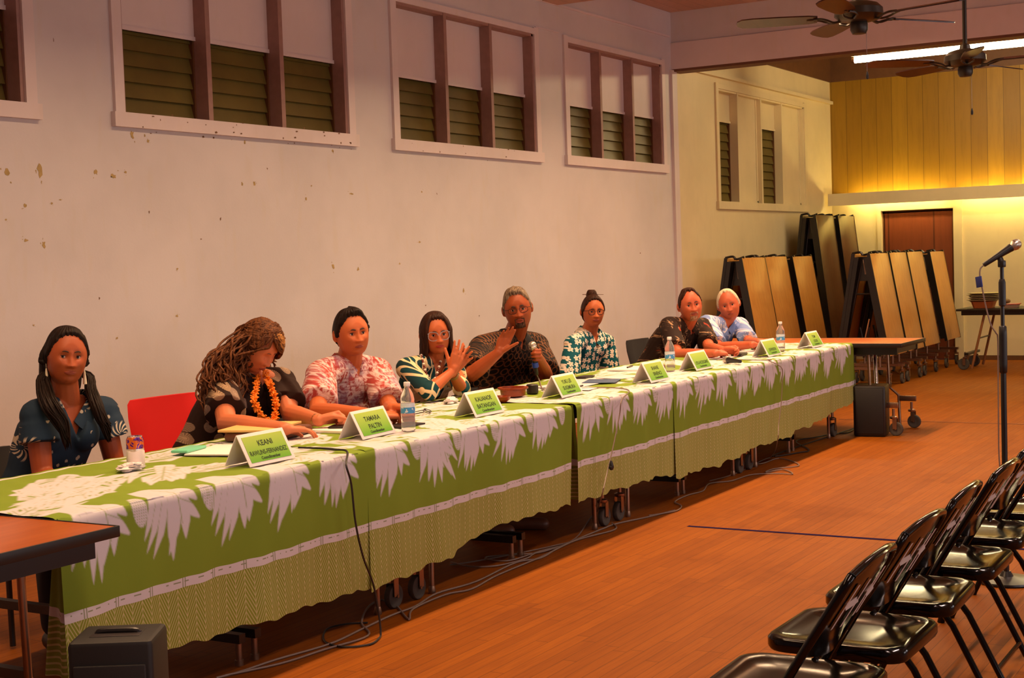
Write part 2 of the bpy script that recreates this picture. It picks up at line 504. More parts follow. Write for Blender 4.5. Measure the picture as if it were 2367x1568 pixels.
for _i, (_x, _y, _a, _b) in enumerate(_pk):
    ctr = unY(_x, _y, YW-.0012)
    sc = (ctr-EYE).length/F_PX
    tgt = _ms if _a <= 3 else _mb
    n = 11
    pts = []
    for k in range(n):
        t = 2*PI*k/n; r = random.uniform(.45, 1.25)
        pts.append((_a*r*math.cos(t)*sc*.8, _b*r*math.sin(t)*sc*.5))
    if tgt is _mb:
        for j in range(2):
            ox, oz = random.uniform(-1.5, 1.5)*_a*sc, random.uniform(-1.2, 1.2)*_b*sc
            q = [(ox+.22*u+random.uniform(-.1, .1)*_a*sc, oz+.25*v) for u, v in pts]
            tgt.add([Vector((ctr.x+u, ctr.y, ctr.z+v)) for u, v in q], [tuple(range(n))])
    tgt.add([Vector((ctr.x+u, ctr.y, ctr.z+v)) for u, v in pts], [tuple(range(n))])
_mb.build('peeled_paint', M['peel'], WL, smooth=False)
_ms.build('scuff_marks', M['scuff'], WL, smooth=False)

# nails, torn tape and flaking along the sills of the two nearer windows
_mb = MB()
for _i in range(46):
    x = random.uniform(6.1, 8.4) if _i < 34 else random.uniform(9, 10.6)
    z = random.choice([2.352, 2.36, 2.425, 2.40, 2.33])+random.uniform(-.012, .012)
    w = random.uniform(.005, .022); h = random.uniform(.004, .016)
    y = YW-.0365 if z > 2.345 else YW-.001
    _mb.add([(x, y, z), (x+w, y, z+h*.3), (x+w*.6, y, z+h), (x-w*.3, y, z+h*.7)], [(0, 1, 2, 3)])
_mb.build('sill_flakes', M['scuff'], WL, smooth=False)

# fluorescent tube across the far half of the hall
M['tube'] = emit('lit_tube', (1.0, 0.78, 0.42, 1), 92)
M['tubecove'] = emit('lit_cove_tube', (1.0, 0.78, 0.26, 1), 56)
M['white'] = plain('white_enamel', rgb(225, 220, 205), .4)
_fl = thing('fluorescent_light', 'long bright fluorescent tube fixture hanging under the far ceiling behind the beam', 'light', (16.0, 4.87, 3.60))
MB().box((0, -2.0, .09), (.22, 4.0, .05)).box((0.0, -2.0, .055), (.10, 4.0, .03)).build('housing', M['white'], _fl, smooth=False)
_t = MB(); _t.cyl((0, -.03, 0), (0, -3.97, 0), .030, n=12)
_t.build('tube', M['tube'], _fl)
for _y in (0, -3.97):
    MB().cyl((0, _y-.03, 0), (0, _y, 0), .034, n=12).box((0, _y-.015, .03), (.04, .02, .06)).build('socket', M['brownwood'], _fl, smooth=False)
for _y in (-.6, -3.3):
    MB().cyl((0, _y, .11), (0, _y, .7), .008, n=6).build('hanging_rod', M['white'], _fl)
for _k, _y in enumerate((5.85, 4.45, 3.05, 1.65, .25, -1.15, -2.55)):
    _o = MB().cyl((0, 0, 0), (0, -1.2, 0), .016, n=10).build('cove_light_tube', M['tubecove'], loc=(XB-.15, _y, 2.17))
    tag(_o, 'glowing tube hidden in the trough behind the back wall ledge', 'light', 'cove tubes behind the ledge')
# ================================================================ rolling folding tables
M['black'] = plain('black_plastic', rgb(26, 22, 20), .4, var=.15)
M['blackmetal'] = plain('black_painted_steel', rgb(24, 20, 18), .32, spec=.6, var=.15)
M['steel'] = plain('dull_zinc_steel', rgb(150, 122, 100), .35, .9, var=.15, scale=30)
M['rubber'] = plain('grey_rubber_tyre', rgb(70, 62, 54), .7, var=.2)
def wood_top(name, a, b, axis=0):
    t = NT(name, .3, spec=.45)
    c = t.coord()
    sc = [9, 9, 9]; sc[axis] = .8
    g = t.noise(t.mapping(c, scale=tuple(sc)), 4, 4, .6, .4)
    t.color(t.mix(t.step(g, .3, .75), a, b))
    return t.m
M['maple'] = wood_top('maple_laminate', rgb(206, 148, 74), rgb(190, 130, 60), 2)
M['walnut'] = wood_top('dark_walnut_laminate', rgb(88, 58, 34), rgb(66, 42, 24), 2)
M['tabletop'] = wood_top('brown_laminate_top', rgb(186, 96, 34), rgb(172, 84, 28), 0)

def caster(t, x, y, ang=0.0, r=.055):
    """fork with a wheel, stem up to z = .2"""
    R = Matrix.Rotation(ang, 3, 'Z')
    def P(a, b, z): v = R @ Vector((a, b, 0)); return (x+v.x, y+v.y, z)
    o = bpy.data.objects.new('caster', None)
    f = MB()
    f.cyl(P(0, 0, .155), P(0, 0, .215), .011, n=10)
    f.lathe([(.026, .135), (.03, .14), (.03, .152), (.012, .16)], P(0, 0, 0), 14)
    for s in (-1, 1):
        f.box(P(.012, s*.021, .098), (.034, .004, .085), R)
    f.cyl(P(.02, -.026, r), P(.02, .026, r), .007, n=8)
    fo = f.build('caster_fork', M['steel'], t)
    A = R @ Matrix.Rotation(PI/2, 3, 'X')
    w = MB().lathe([(.014, -.014), (r*.62, -.014), (r*.7, -.016), (r*.94, -.014), (r, -.008), (r, .008), (r*.94, .014), (r*.7, .016), (r*.62, .014), (.014, .014)], P(.02, 0, r), 22, A)
    w.build('caster_wheel', M['rubber'], fo)
    bpy.data.objects.remove(o)

def rolling_table(label, loc, L=2.04, W=.80, rotz=0.0, group=None, top='tabletop', ztop=.742):
    """unfolded; length along local x, centre at loc"""
    t = thing('rolling_folding_table', label, 'table', (loc[0], loc[1], 0), rotz, group)
    hx, hy = L/2, W/2
    MB().box((0, 0, ztop-.013), (L-.012, W-.012, .026), bevel=.003).build('tabletop', M[top], t)
    e = MB()
    for s in (-1, 1):
        e.box((0, s*(hy-.003), ztop-.015), (L, .008, .034), bevel=.002); e.box((s*(hx-.003), 0, ztop-.015), (.008, W-.012, .034), bevel=.002)
    e.build('edge_band', M['black'], t)
    a = MB()
    for s in (-1, 1):
        a.box((0, s*(hy-.07), ztop-.06), (L-.1, .03, .065)); a.box((s*(hx-.07), 0, ztop-.055), (.03, W-.14, .055))
    a.box((0, 0, ztop-.05), (.05, W-.14, .05))
    a.build('apron', M['blackmetal'], t, smooth=False)
    for s in (-1, 1):
        x = s*(hx-.235)
        for q in (-1, 1):
            y = q*(hy-.10)
            l = MB(); l.tube([(x-s*.06, y, ztop-.05), (x-s*.05, y, .34), (x+s*.03, y, .27), (x+s*.035, y, .03)], .0125, 10)
            l.lathe([(.016, 0), (.018, .012), (.0135, .035)], (x+s*.035, y, 0), 12)
            l.build('leg', M['steel'], t)
            br = MB().box((x+s*.10, y, .245), (.15, .022, .045), bevel=.004)
            br.build('caster_bracket', M['steel'], t)
            caster(t, x+s*.135, y, 0.0 if s > 0 else PI)
        MB().box((x-s*.045, 0, .35), (.03, W-.2, .03)).build('cross_bar', M['blackmetal'], t, smooth=False)
    for x in (-.045, .045):
        for q in (-1, 1):
            MB().cyl((x, q*(hy-.13), .02), (x, q*(hy-.13), .12), .013).cyl((x, q*(hy-.13), 0), (x, q*(hy-.13), .022), .017).build('foot', M['steel'], t)
        MB().box((x, 0, .105), (.035, W-.22, .035)).build('centre_foot_bar', M['blackmetal'], t, smooth=False)
        MB().cyl((x, 0, .12), (x, 0, ztop-.05), .016).build('centre_post', M['steel'], t)
    return t
TX0, TXL = 3.13, 2.045
for k, lb in enumerate(('rolling table under the nearest green cloth, left end of the row', 'rolling table under the green cloth where two people clap and wave',
                        'rolling table under the middle cloth with the hanging black cable', 'rolling table under the cloth at the far end beside the speaker')):
    rolling_table(lb, (TX0+TXL*(k+.5), 3.93), L=TXL-.02, group='tables under the green cloths')
rolling_table('bare brown table with black edge at lower left, butted to the cloth table', (2.075, 3.61), L=2.05, W=.80)
rolling_table('bare brown table with black edge standing crosswise past the far end of the cloths', (11.66, 4.24), L=2.30, W=.74, rotz=PI/2)

# chrome strut leaning under the far bare table
_o = thing('support_strut', 'shiny straight metal strut leaning behind the far black speaker', 'strut', (11.62, 3.36, 0))
MB().cyl((0, .04, .70), (-.16, -.03, .05), .016, n=12).build('tube', plain('bright_chrome', rgb(240, 240, 238), .15, 1.0, var=.03), _o)
MB().ball((-.165, -.032, .035), .02).build('rubber_tip', M['black'], _o)

# ================================================================ green printed table cloths
def mk_cloth():
    t = NT('green_printed_cotton_cloth', .85, spec=.15)
    uv = t.node('ShaderNodeUVMap').outputs[0]
    u, v, _ = t.sep(uv)            # metres: u along, v distance down from the table edge (v<0 on the top)
    leaf = t.node('ShaderNodeAttribute', attribute_name='leaf').outputs['Fac']
    green = rgb(118, 142, 56); white = rgb(210, 204, 206)
    c = t.coord()
    n = t.noise(c, 2.2, 3)
    g = t.mix(n, rgb(118, 140, 42), rgb(132, 154, 52))
    # woven herringbone below the band: v > .335
    w = .042
    q = t.math('DIVIDE', u, w)
    fr = t.math('SUBTRACT', t.math('FRACT', q), .5)
    tri = t.math('ABSOLUTE', fr)
    sgn = t.math('SIGN', t.math('SUBTRACT', t.math('FRACT', t.math('MULTIPLY', q, .5)), .5))
    hv = t.math('ADD', v, t.math('MULTIPLY', t.math('MULTIPLY', fr, sgn), w*1.9))
    st = t.math('FRACT', t.math('DIVIDE', hv, .0215))
    ln = t.math('LESS_THAN', t.math('ABSOLUTE', t.math('SUBTRACT', st, .5)), .17)
    edge = t.math('GREATER_THAN', tri, .47)
    ln = t.math('MAXIMUM', ln, edge)
    weave = t.mix(t.math('MULTIPLY', ln, .62), t.mix(n, rgb(128, 140, 48), rgb(140, 150, 58)), rgb(214, 200, 150))
    # bamboo band
    bw = t.math('MULTIPLY', t.math('SINE', t.math('MULTIPLY', u, 40.0)), .0015)
    vb = t.math('ADD', v, bw)
    in_band = t.math('MULTIPLY', t.math('GREATER_THAN', vb, .300), t.math('LESS_THAN', vb, .333))
    seg = t.math('FRACT', t.math('DIVIDE', u, .155))
    node_ = t.math('MULTIPLY', t.math('LESS_THAN', t.math('ABSOLUTE', t.math('SUBTRACT', t.math('ABSOLUTE', t.math('SUBTRACT', seg, .5)), .035)), .014), 1.0)
    dash = t.math('MULTIPLY', t.math('LESS_THAN', t.math('ABSOLUTE', t.math('SUBTRACT', v, .312)), .0022), t.math('GREATER_THAN', t.noise(t.comb(t.math('MULTIPLY', u, 9.0), 0.0, 0.0), 3, 2), .52))
    bc = t.mix(t.math('MULTIPLY', t.math('MAXIMUM', node_, dash), .75), white, rgb(110, 124, 60))
    col = t.mix(leaf, g, white)
    col = t.mix(t.math('GREATER_THAN', vb, .333), col, weave)
    col = t.mix(in_band, col, bc)
    t.color(col)
    t.bump(t.noise(c, 240, 2), .1, .001)
    return t.m
M['cloth'] = mk_cloth()

def seg_dist(px, py, ax, ay, bx, by):
    dx, dy = bx-ax, by-ay
    L2 = dx*dx+dy*dy+1e-12
    t = np.clip(((px-ax)*dx+(py-ay)*dy)/L2, 0, 1)
    return np.hypot(px-ax-t*dx, py-ay-t*dy), t
def leaf_cov(U, V, cx, cy, ang, size, lobes, seed, vein=True):
    """split monstera / breadfruit style leaf: fingers fanning from a midrib, as a 0..1 coverage"""
    rs = random.Random(seed)
    ca, sa = math.cos(ang), math.sin(ang)
    X = ((U-cx)*ca+(V-cy)*sa)/size; Y = (-(U-cx)*sa+(V-cy)*ca)/size     # X along the leaf 0..1
    near = (X > -.3) & (X < 1.4) & (np.abs(Y) < .9)
    out = np.zeros_like(U)
    if not near.any(): return out
    x, y = X[near], Y[near]
    best = np.full(x.shape, 9.0); ve = np.full(x.shape, 9.0)
    d, t = seg_dist(x, y, 0, 0, .98, .02)
    best = np.minimum(best, d-(.075*(1-t)+.03)); ve = np.minimum(ve, d-.008)
    for k in range(lobes):
        f = k/(lobes-1)
        for s in (-1, 1):
            bx = .02+.70*f
            a = (.95-.60*f)*s*rs.uniform(.8, 1.15)
            L = (.62-.22*abs(f-.3))*rs.uniform(.8, 1.15)*(1.12 if s > 0 else .86)
            # curved finger: two pieces
            mx, my = bx+L*.55*math.cos(a), L*.55*math.sin(a)
            a2 = a*.12
            ex, ey = mx+L*.6*math.cos(a2), my+L*.6*math.sin(a2)
            d1, t1 = seg_dist(x, y, bx, 0, mx, my)
            d2, t2 = seg_dist(x, y, mx, my, ex, ey)
            w1 = .022+.026*t1; w2 = .050*(1-t2)**.7+.003
            best = np.minimum(best, np.minimum(d1-w1, d2-w2))
            dv, tv = seg_dist(x, y, bx, 0, mx, my)
            ve = np.minimum(ve, dv-.006)
    px = .006/size
    cov = np.clip(.5-best/px, 0, 1)
    if vein:
        cov *= 1-np.clip(.5-(ve)/px, 0, 1)*.9
    out[near] = cov
    return out
def hang_cov(U, V, cx, seed):
    """drooping cluster of pointed fingers hanging from the table edge, broader lobes to the right"""
    rs = random.Random(seed)
    near = (np.abs(U-cx) < .26) & (V > -.14) & (V < .30)
    out = np.zeros_like(U)
    if not near.any(): return out
    x, y = U[near]-cx, V[near]
    best = np.full(x.shape, 9.0); px = .006
    n = 6
    for k in range(n):
        f = k/(n-1)
        x0 = -.085+.155*f; ln = (.13+.085*math.sin(PI*(f*.8+.1)))*rs.uniform(.85, 1.12)
        sw = rs.uniform(-.03, .01)-.02*(1-f)
        wd = (.0125+.009*f)*rs.uniform(.9, 1.15)
        d1, t1 = seg_dist(x, y, x0*.55, -.12, x0, .03)
        d2, t2 = seg_dist(x, y, x0, .03, x0+sw*.6, ln*.62)
        d3, t3 = seg_dist(x, y, x0+sw*.6, ln*.62, x0+sw*1.6, ln)
        b = np.minimum(np.minimum(d1-.012-.004*t1, d2-(wd+.003*np.sin(t2*3))), d3-wd*(1-t3)**.8)
        best = np.minimum(best, b)
    # two broad notched lobes at the right
    for (a0, b0, a1, b1, w0) in ((.07, -.02, .125, .035, .026), (.075, .05, .135, .10, .022)):
        d, t = seg_dist(x, y, a0, b0, a1, b1); best = np.minimum(best, d-w0*(1-.75*t**2))
    cov = np.clip(.5-best/px, 0, 1)
    d, t = seg_dist(x, y, .02, -.10, .055, .11); cov *= 1-np.clip(.5-(d-.0018)/.004, 0, 1)*.8
    d, t = seg_dist(x, y, .04, .02, .11, .05); cov *= 1-np.clip(.5-(d-.0015)/.004, 0, 1)*.7
    out[near] = cov
    return out
def fruit_cov(U, V, cx, cy, ang, a, b):
    ca, sa = math.cos(ang), math.sin(ang)
    X = ((U-cx)*ca+(V-cy)*sa)/a; Y = (-(U-cx)*sa+(V-cy)*ca)/b
    r = X*X+Y*Y
    m = np.clip(.5-(np.sqrt(r)-1)*8, 0, 1)
    s = (np.sin((U+V)*330)*np.sin((U-V)*330) > -.15)*1.0
    return m*(.45+.55*s)

def table_cloth(label, x0, x1, seed, hem, front=3.485, back=4.375, res=.0075, lift=0.0, left_turn=0.0, leafset=None, waves=None, end_drop=0.0, sparse=False):
    """x0..x1 along the tables; hem(x) gives the z of the lower edge"""
    rs = random.Random(seed)
    nu = int((x1-x0)/res)+1
    ztop = .7485+lift
    us = np.linspace(x0, x1, nu)
    dw = front
    # profile parameter: back overhang, top, front drop
    vb = np.arange(0, .055, .0135)             # overhang at the back
    vt = np.arange(0, back-front, res*1.35)
    vf = np.linspace(0, 1, int(.56/res))
    rows = len(vb)+len(vt)+len(vf)
    P = np.zeros((rows, nu, 3)); UV = np.zeros((rows, nu, 2))
    ph = [rs.uniform(0, 6.28) for _ in range(6)]
    def wave(u, z):
        """fold depth growing downward"""
        k = np.clip((ztop-z)/.5, 0, 1.2)
        w = (np.sin(u*2*PI/.47+ph[0]+k*.5)*.45+np.sin(u*2*PI/.27+ph[1]-k*.8)*.32+np.sin(u*2*PI/.95+ph[2])*.6+np.sin(u*2*PI/.14+ph[3])*.10)
        return w*k*.020
    H = np.array([hem(x) for x in us])
    H = H+.006*np.sin(us*2*PI/.31+ph[4])+.004*np.sin(us*2*PI/.12+ph[5])
    r = 0
    for q in vb[::-1]:
        P[r, :, 0] = us; P[r, :, 1] = back+.012; P[r, :, 2] = ztop-q-.004
        UV[r, :, 0] = us; UV[r, :, 1] = -(back-front)-q; r += 1
    for q in vt[::-1]:
        P[r, :, 0] = us; P[r, :, 1] = front+q
        P[r, :, 2] = ztop+.0012*np.sin(us*23+q*31+ph[1])+.001*np.sin(us*57-q*19)-.006*math.exp(-q/.008)
        UV[r, :, 0] = us; UV[r, :, 1] = -q; r += 1
    for q in vf:
        z = (ztop-.006)*(1-q)+H*q
        off = .010*(1-math.exp(-q/.02))+(.02*q)
        P[r, :, 0] = us
        if left_turn:   # edge sweeps in toward the table row at the bottom
            P[r, :, 0] = us+left_turn*q*np.clip((x0+.30-us)/.30, 0, 1)
        P[r, :, 1] = front-off-wave(us, z)*1.0+.022*q
        P[r, :, 2] = z
        UV[r, :, 0] = us; UV[r, :, 1] = (ztop-z); r += 1
    U, V = UV[:, :, 0], UV[:, :, 1]
    L = np.zeros_like(U)
    # hanging leaves along the front edge
    if leafset is None:
        x = x0+.16
        while x < x1-.03:
            L = np.maximum(L, hang_cov(U, V, x, rs.random()))
            if rs.random() < .55:
                fx = x+.19
                L = np.maximum(L*(1-(np.abs(U-fx) < .04)*0), fruit_cov(U, V, fx, .03, 1.35+rs.uniform(-.2, .2), .062, .033))
                x += .33
            else: x += rs.uniform(.255, .31)
    # the table top is a dense field of larger leaves
    yy = -.13
    while yy > -(back-front)+.08:
        x = x0+rs.uniform(-.1, .15)
        while x < x1:
            if not (sparse and rs.random() < .35):
                L = np.maximum(L, leaf_cov(U, V, x, yy, rs.choice([0, PI, .5, -.5, 2.7])+rs.uniform(-.4, .4), rs.uniform(.28, .38), 6, rs.random()))
            x += rs.uniform(.26, .40)
        yy -= .185
    L *= (V > -(back-front)+.03)
    L = np.maximum(L, (np.abs(V+(back-front)-.035) < .010)*1.0)
    mb_v = P.reshape(-1, 3); n = rows*nu
    idx = np.arange(n).reshape(rows, nu)
    F = np.stack([idx[:-1, :-1], idx[1:, :-1], idx[1:, 1:], idx[:-1, 1:]], -1).reshape(-1, 4)
    me = bpy.data.meshes.new('tablecloth')
    me.vertices.add(n); me.vertices.foreach_set('co', mb_v.ravel())
    me.loops.add(len(F)*4); me.loops.foreach_set('vertex_index', F.ravel().astype(np.int32))
    me.polygons.add(len(F)); me.polygons.foreach_set('loop_start', (np.arange(len(F))*4).astype(np.int32))
    me.polygons.foreach_set('loop_total', np.full(len(F), 4, dtype=np.int32))
    me.update(calc_edges=True)
    uvl = me.uv_layers.new(name='UVMap')
    uvl.data.foreach_set('uv', np.stack([U, V], -1).reshape(-1, 2)[F.ravel()].ravel())
    at = me.attributes.new('leaf', 'FLOAT', 'POINT'); at.data.foreach_set('value', L.ravel().astype(np.float32))
    me.polygons.foreach_set('use_smooth', [True]*len(F))
    me.materials.append(M['cloth'])
    o = bpy.data.objects.new('tablecloth', me); COL.objects.link(o)
    return tag(o, label, 'tablecloth', 'green printed cloths on the long table row')

def interp_hem(pts):
    xs, zs = zip(*pts)
    return lambda x: float(np.interp(x, xs, zs))
table_cloth('nearest green leaf-print cloth, under the purple drink can', 3.10, 4.755, 11, interp_hem([(3.1, .24), (3.5, .215), (4.1, .205), (4.76, .18)]), res=.005, sparse=True)
table_cloth('green leaf-print cloth draped below the clapping person, hem rising to the right', 4.72, 6.50, 23, interp_hem([(4.7, .17), (5.35, .20), (5.7, .26), (6.2, .25), (6.5, .23)]), res=.005, lift=.0015, waves=None)
table_cloth('green leaf-print cloth with a cable and black plug hanging over it', 6.55, 7.80, 37, interp_hem([(6.5, .23), (7.0, .235), (7.4, .23), (7.8, .2)]), res=.006)
table_cloth('green leaf-print cloth in front of the two leaning people', 7.765, 9.90, 41, interp_hem([(7.7, .185), (8.4, .165), (9.2, .19), (9.9, .19)]), res=.0065, lift=.0015)
table_cloth('farthest green leaf-print cloth, ending beside the black speaker', 9.87, 11.30, 53, interp_hem([(9.8, .2), (10.6, .23), (11.3, .29)]), res=.007)
# turned-in corner flaps of two cloths and the drop over the far end
def flap(name, pts_top, pts_bot, label=None, n=24, seed=1):
    rows = 60; vs = []; uvs = []
    for i in range(rows+1):
        q = i/rows
        for j in range(n+1):
            s = j/n
            a = Vector(pts_top[0]).lerp(Vector(pts_top[1]), s); b = Vector(pts_bot[0]).lerp(Vector(pts_bot[1]), s)
            p = a.lerp(b, q); p.x += .012*q*math.sin(s*9+seed); p.y += .006*q*math.sin(s*7+seed)
            vs.append(p); uvs.append((a.y*1.0+seed, .7485-p.z))
    fs = [(i*(n+1)+j, i*(n+1)+j+1, (i+1)*(n+1)+j+1, (i+1)*(n+1)+j) for i in range(rows) for j in range(n)]
    o = MB().add(vs, fs).build(name, M['cloth'])
    me = o.data; uvl = me.uv_layers.new(name='UVMap')
    for l in me.loops: uvl.data[l.index].uv = uvs[l.vertex_index]
    at = me.attributes.new('leaf', 'FLOAT', 'POINT')
    return o
_cl = [o for o in bpy.data.objects if o.name.startswith('tablecloth')]
_cl.sort(key=lambda o: o.data.vertices[0].co.x)
_o = flap('end_drop', ((11.305, 3.49, .745), (11.305, 4.37, .745)), ((11.37, 3.47, .27), (11.40, 4.38, .30)), seed=2); _o.parent = _cl[4]
_o = flap('corner_flap', ((6.555, 3.50, .742), (6.56, 3.52, .742)), ((6.64, 3.50, .235), (6.72, 3.80, .205)), seed=5); _o.parent = _cl[2]
_o = flap('corner_flap', ((3.105, 3.48, .745), (3.11, 3.50, .745)), ((3.10, 3.46, .24), (3.22, 3.70, .20)), seed=3); _o.parent = _cl[0]
# ================================================================ things on the cloths
ZT = .752
M['card'] = plain('white_card', rgb(238, 226, 220), .7, var=.04)
def mk_placard_green():
    t = NT('printed_green_label', .5)
    z = t.sep(t.coord('Generated'))[2]
    t.color(t.mix(z, rgb(98, 166, 30), rgb(176, 202, 78)))
    return t.m
M['label'] = mk_placard_green()
M['ink'] = plain('printed_ink', rgb(40, 62, 20), .6)

def text_mesh(body, size, align='CENTER', offset=0.0, shear=0.0, extrude=0.0):
    cu = bpy.data.curves.new('t', 'FONT'); cu.body = body; cu.size = size; cu.align_x = align
    cu.offset = offset; cu.shear = shear; cu.extrude = extrude; cu.resolution_u = 3
    o = bpy.data.objects.new('t', cu); COL.objects.link(o)
    dg = bpy.context.evaluated_depsgraph_get()
    me = bpy.data.meshes.new_from_object(o.evaluated_get(dg))
    bpy.data.objects.remove(o, do_unlink=True); bpy.data.curves.remove(cu)
    return me
def serif(mb_me, size):
    return mb_me
def placard(loc, lines, where, rotz=0.0, w=.27, h=.118):
    """tent card, front leg leaning toward -y local"""
    d = .062
    t = thing('name_placard', '', 'placard', (loc[0], loc[1], ZT), rotz, 'name placards along the table row')
    t['label'] = where
    th = .0035
    sh = MB()
    a = math.atan2(d, h)
    for s in (-1, 1):
        R = Matrix.Rotation(-s*a if s > 0 else a, 3, 'X')
        R = Matrix.Rotation(a*(1 if s > 0 else -1), 3, 'X')
        Lh = math.hypot(d, h)
        sh.box((0, s*d/2, h/2+.002), (w, th, Lh), R, bevel=.001)
    sh.build('tent_card', M['card'], t)
    # green label on the front leg (normal toward -y and up)
    Lh = math.hypot(d, h)
    R = Matrix.Rotation(-a, 3, 'X')
    lb = MB().box((0, -d/2-.0026, h/2+.003), (w*.87, .0012, Lh*.80), R)
    lo = lb.build('green_label', M['label'], t, smooth=False)
    T = Matrix.Rotation(PI/2-a, 4, 'X')
    sizes = [(.031, .021), (.031, -.015), (.017, -.040)]
    for (txt, (sz, off)) in zip(lines, sizes):
        if not txt: continue
        me = text_mesh(txt, sz, offset=.0006)
        me.materials.append(M['ink'])
        xs = [v.co.x for v in me.vertices]; wd_ = max(xs)-min(xs)
        lim = w*.80
        k = min(1, lim/wd_)
        for v in me.vertices: v.co.x *= k; v.co.y *= (1 if k > .8 else .85)
        o = bpy.data.objects.new('lettering', me); COL.objects.link(o)
        o.parent = lo
        n = R @ Vector((0, -1, 0))
        upv = R @ Vector((0, 0, 1))
        base = Vector((0, -d/2-.0026, h/2+.003)) + n*.0012 + upv*(off-sz*.35)
        o.matrix_local = Matrix.Translation(base) @ T
    return t
CM = 'Councilmember'
placard((4.28, 3.66, 0), ['KEANI', 'RAWLINS-FERNANDEZ', CM], 'white tent card with green label nearest the camera, before the garlanded person')
placard((5.09, 3.74, 0), ['TAMARA', 'PALTIN', CM], 'white tent card with green label just left of the first water bottle', rotz=.06)
placard((5.96, 3.70, 0), ['KAUANOE', 'BATANGAN', CM], 'white tent card with green label just left of the red wooden bowls')
placard((6.89, 3.74, 0), ['YUKI LEI', 'SUGIMURA', CM], 'white tent card with green label before the person holding the microphone', rotz=.05)
placard((7.80, 3.63, 0), ['SHANE', 'SINENCI', CM], 'white tent card with green label just left of the second water bottle')
placard((8.64, 3.70, 0), ['', "U'U-HODGINS", CM], 'white tent card with green label between the second water bottle and the lying microphone')
placard((9.84, 3.66, 0), ['', 'JOHNSON', CM], 'white tent card with green label just left of the last water bottle')
placard((10.77, 3.65, 0), ['TOM', 'COOK', CM], 'white tent card with green label farthest along the row, past the last bottle')

# water bottles
def mk_pet():
    t = NT('clear_plastic', .10, spec=.5)
    t.b.inputs['Transmission Weight'].default_value = .86
    t.b.inputs['IOR'].default_value = 1.05
    t.color((.93, .94, .95, 1)); t.bump(t.noise(t.coord(), 120, 1), .1, .001)
    return t.m
M['pet'] = mk_pet()
M['cap'] = plain('white_cap', rgb(235, 230, 225), .4)
def mk_blabel():
    t = NT('bottle_label', .4)
    z = t.sep(t.coord('Generated'))[2]
    c = t.mix(t.math('GREATER_THAN', z, .62), rgb(70, 150, 205), rgb(210, 222, 230))
    t.color(t.mix(t.math('GREATER_THAN', t.noise(t.coord(), 60, 2), .62), c, rgb(225, 228, 235)))
    return t.m
M['blabel'] = mk_blabel()
def bottle(loc, label):
    t = thing('water_bottle', label, 'bottle', (loc[0], loc[1], ZT), 0, 'plastic water bottles on the cloths')
    pr = [(.0, 0), (.026, 0), (.0315, .006), (.032, .03), (.0305, .04), (.032, .05), (.0305, .06), (.032, .07), (.032, .125), (.0305, .13), (.0318, .145), (.027, .165), (.016, .188), (.0125, .195), (.0125, .205)]
    MB().lathe(pr, n=24).build('bottle_body', M['pet'], t)
    MB().lathe([(.0325, .083), (.0328, .085), (.0328, .124), (.0325, .126)], n=24).build('label_wrap', M['blabel'], t)
    MB().lathe([(.0, .203), (.0145, .203), (.0148, .205), (.0148, .219), (.013, .2215), (0, .2215)], n=18).build('bottle_cap', M['cap'], t)
    return t
bottle((5.29, 3.66), 'clear plastic water bottle left of the clapping person, nearest of the three')
bottle((8.50, 3.82), 'clear plastic water bottle before the dark-shirted leaning person')
bottle((10.32, 3.73), 'clear plastic water bottle farthest along the row, right of the white-haired person')

# drink can
def mk_can():
    t = NT('printed_can', .25, .35)
    z = t.sep(t.coord('Generated'))[2]
    n = t.noise(t.coord(), 38, 2, .5, 1.0)
    top = t.mix(t.step(n, .50, .54), rgb(84, 30, 128), rgb(226, 110, 40))
    body = t.mix(t.step(n, .58, .62), rgb(225, 210, 190), rgb(210, 190, 160))
    t.color(t.mix(t.math('GREATER_THAN', z, .62), body, top))
    return t.m
_o = thing('drink_can', 'purple and orange topped drink can wrapped in white, beside the crumpled napkin', 'can', (4.02, 4.06, ZT))
MB().lathe([(0, .003), (.026, .003), (.030, 0), (.033, .008), (.033, .108), (.0275, .119)], n=26).build('can_body', mk_can(), _o)
MB().lathe([(.0275, .118), (.028, .1215), (.026, .1215), (.025, .117), (0, .117)], n=26).build('can_lid', M['chrome'], _o)
_t = MB().lathe([(.034, .0), (.0348, .001), (.0345, .064), (.034, .066)], n=22)
_t.v = [(x*(1+.02*math.sin(9*math.atan2(y, x)+z*60)), y*(1+.02*math.sin(7*math.atan2(y, x))), z+.004*math.sin(3*math.atan2(y, x)) if z > .03 else z) for x, y, z in _t.v]
_t.build('paper_wrap', M['card'], _o)

def crumple(name, loc, s, label, seed):
    rs = random.Random(seed)
    mb = MB().ball((0, 0, 0), 1, 22, 14)
    ph = [(rs.uniform(2, 6), rs.uniform(2, 6), rs.uniform(2, 6), rs.uniform(0, 6)) for _ in range(7)]
    nv = []
    for x, y, z in mb.v:
        k = 1+sum(.11*math.sin(a*x*2+b*y*2+c*z*2+d) for a, b, c, d in ph)
        nv.append((x*k*s[0], y*k*s[1], max(0, (z*k+.75))*s[2]))
    mb.v = nv
    o = mb.build(name, M['card'], smooth=True, auto=20, loc=(loc[0], loc[1], ZT))
    return tag(o, label, 'napkin')
crumple('paper_napkin', (3.95, 4.02), (.055, .035, .016), 'crumpled white napkin at the foot of the drink can', 3)
crumple('paper_napkin', (6.42, 4.16), (.05, .03, .016), 'crumpled white napkin in front of the clapping person, right of the eyeglasses', 8)

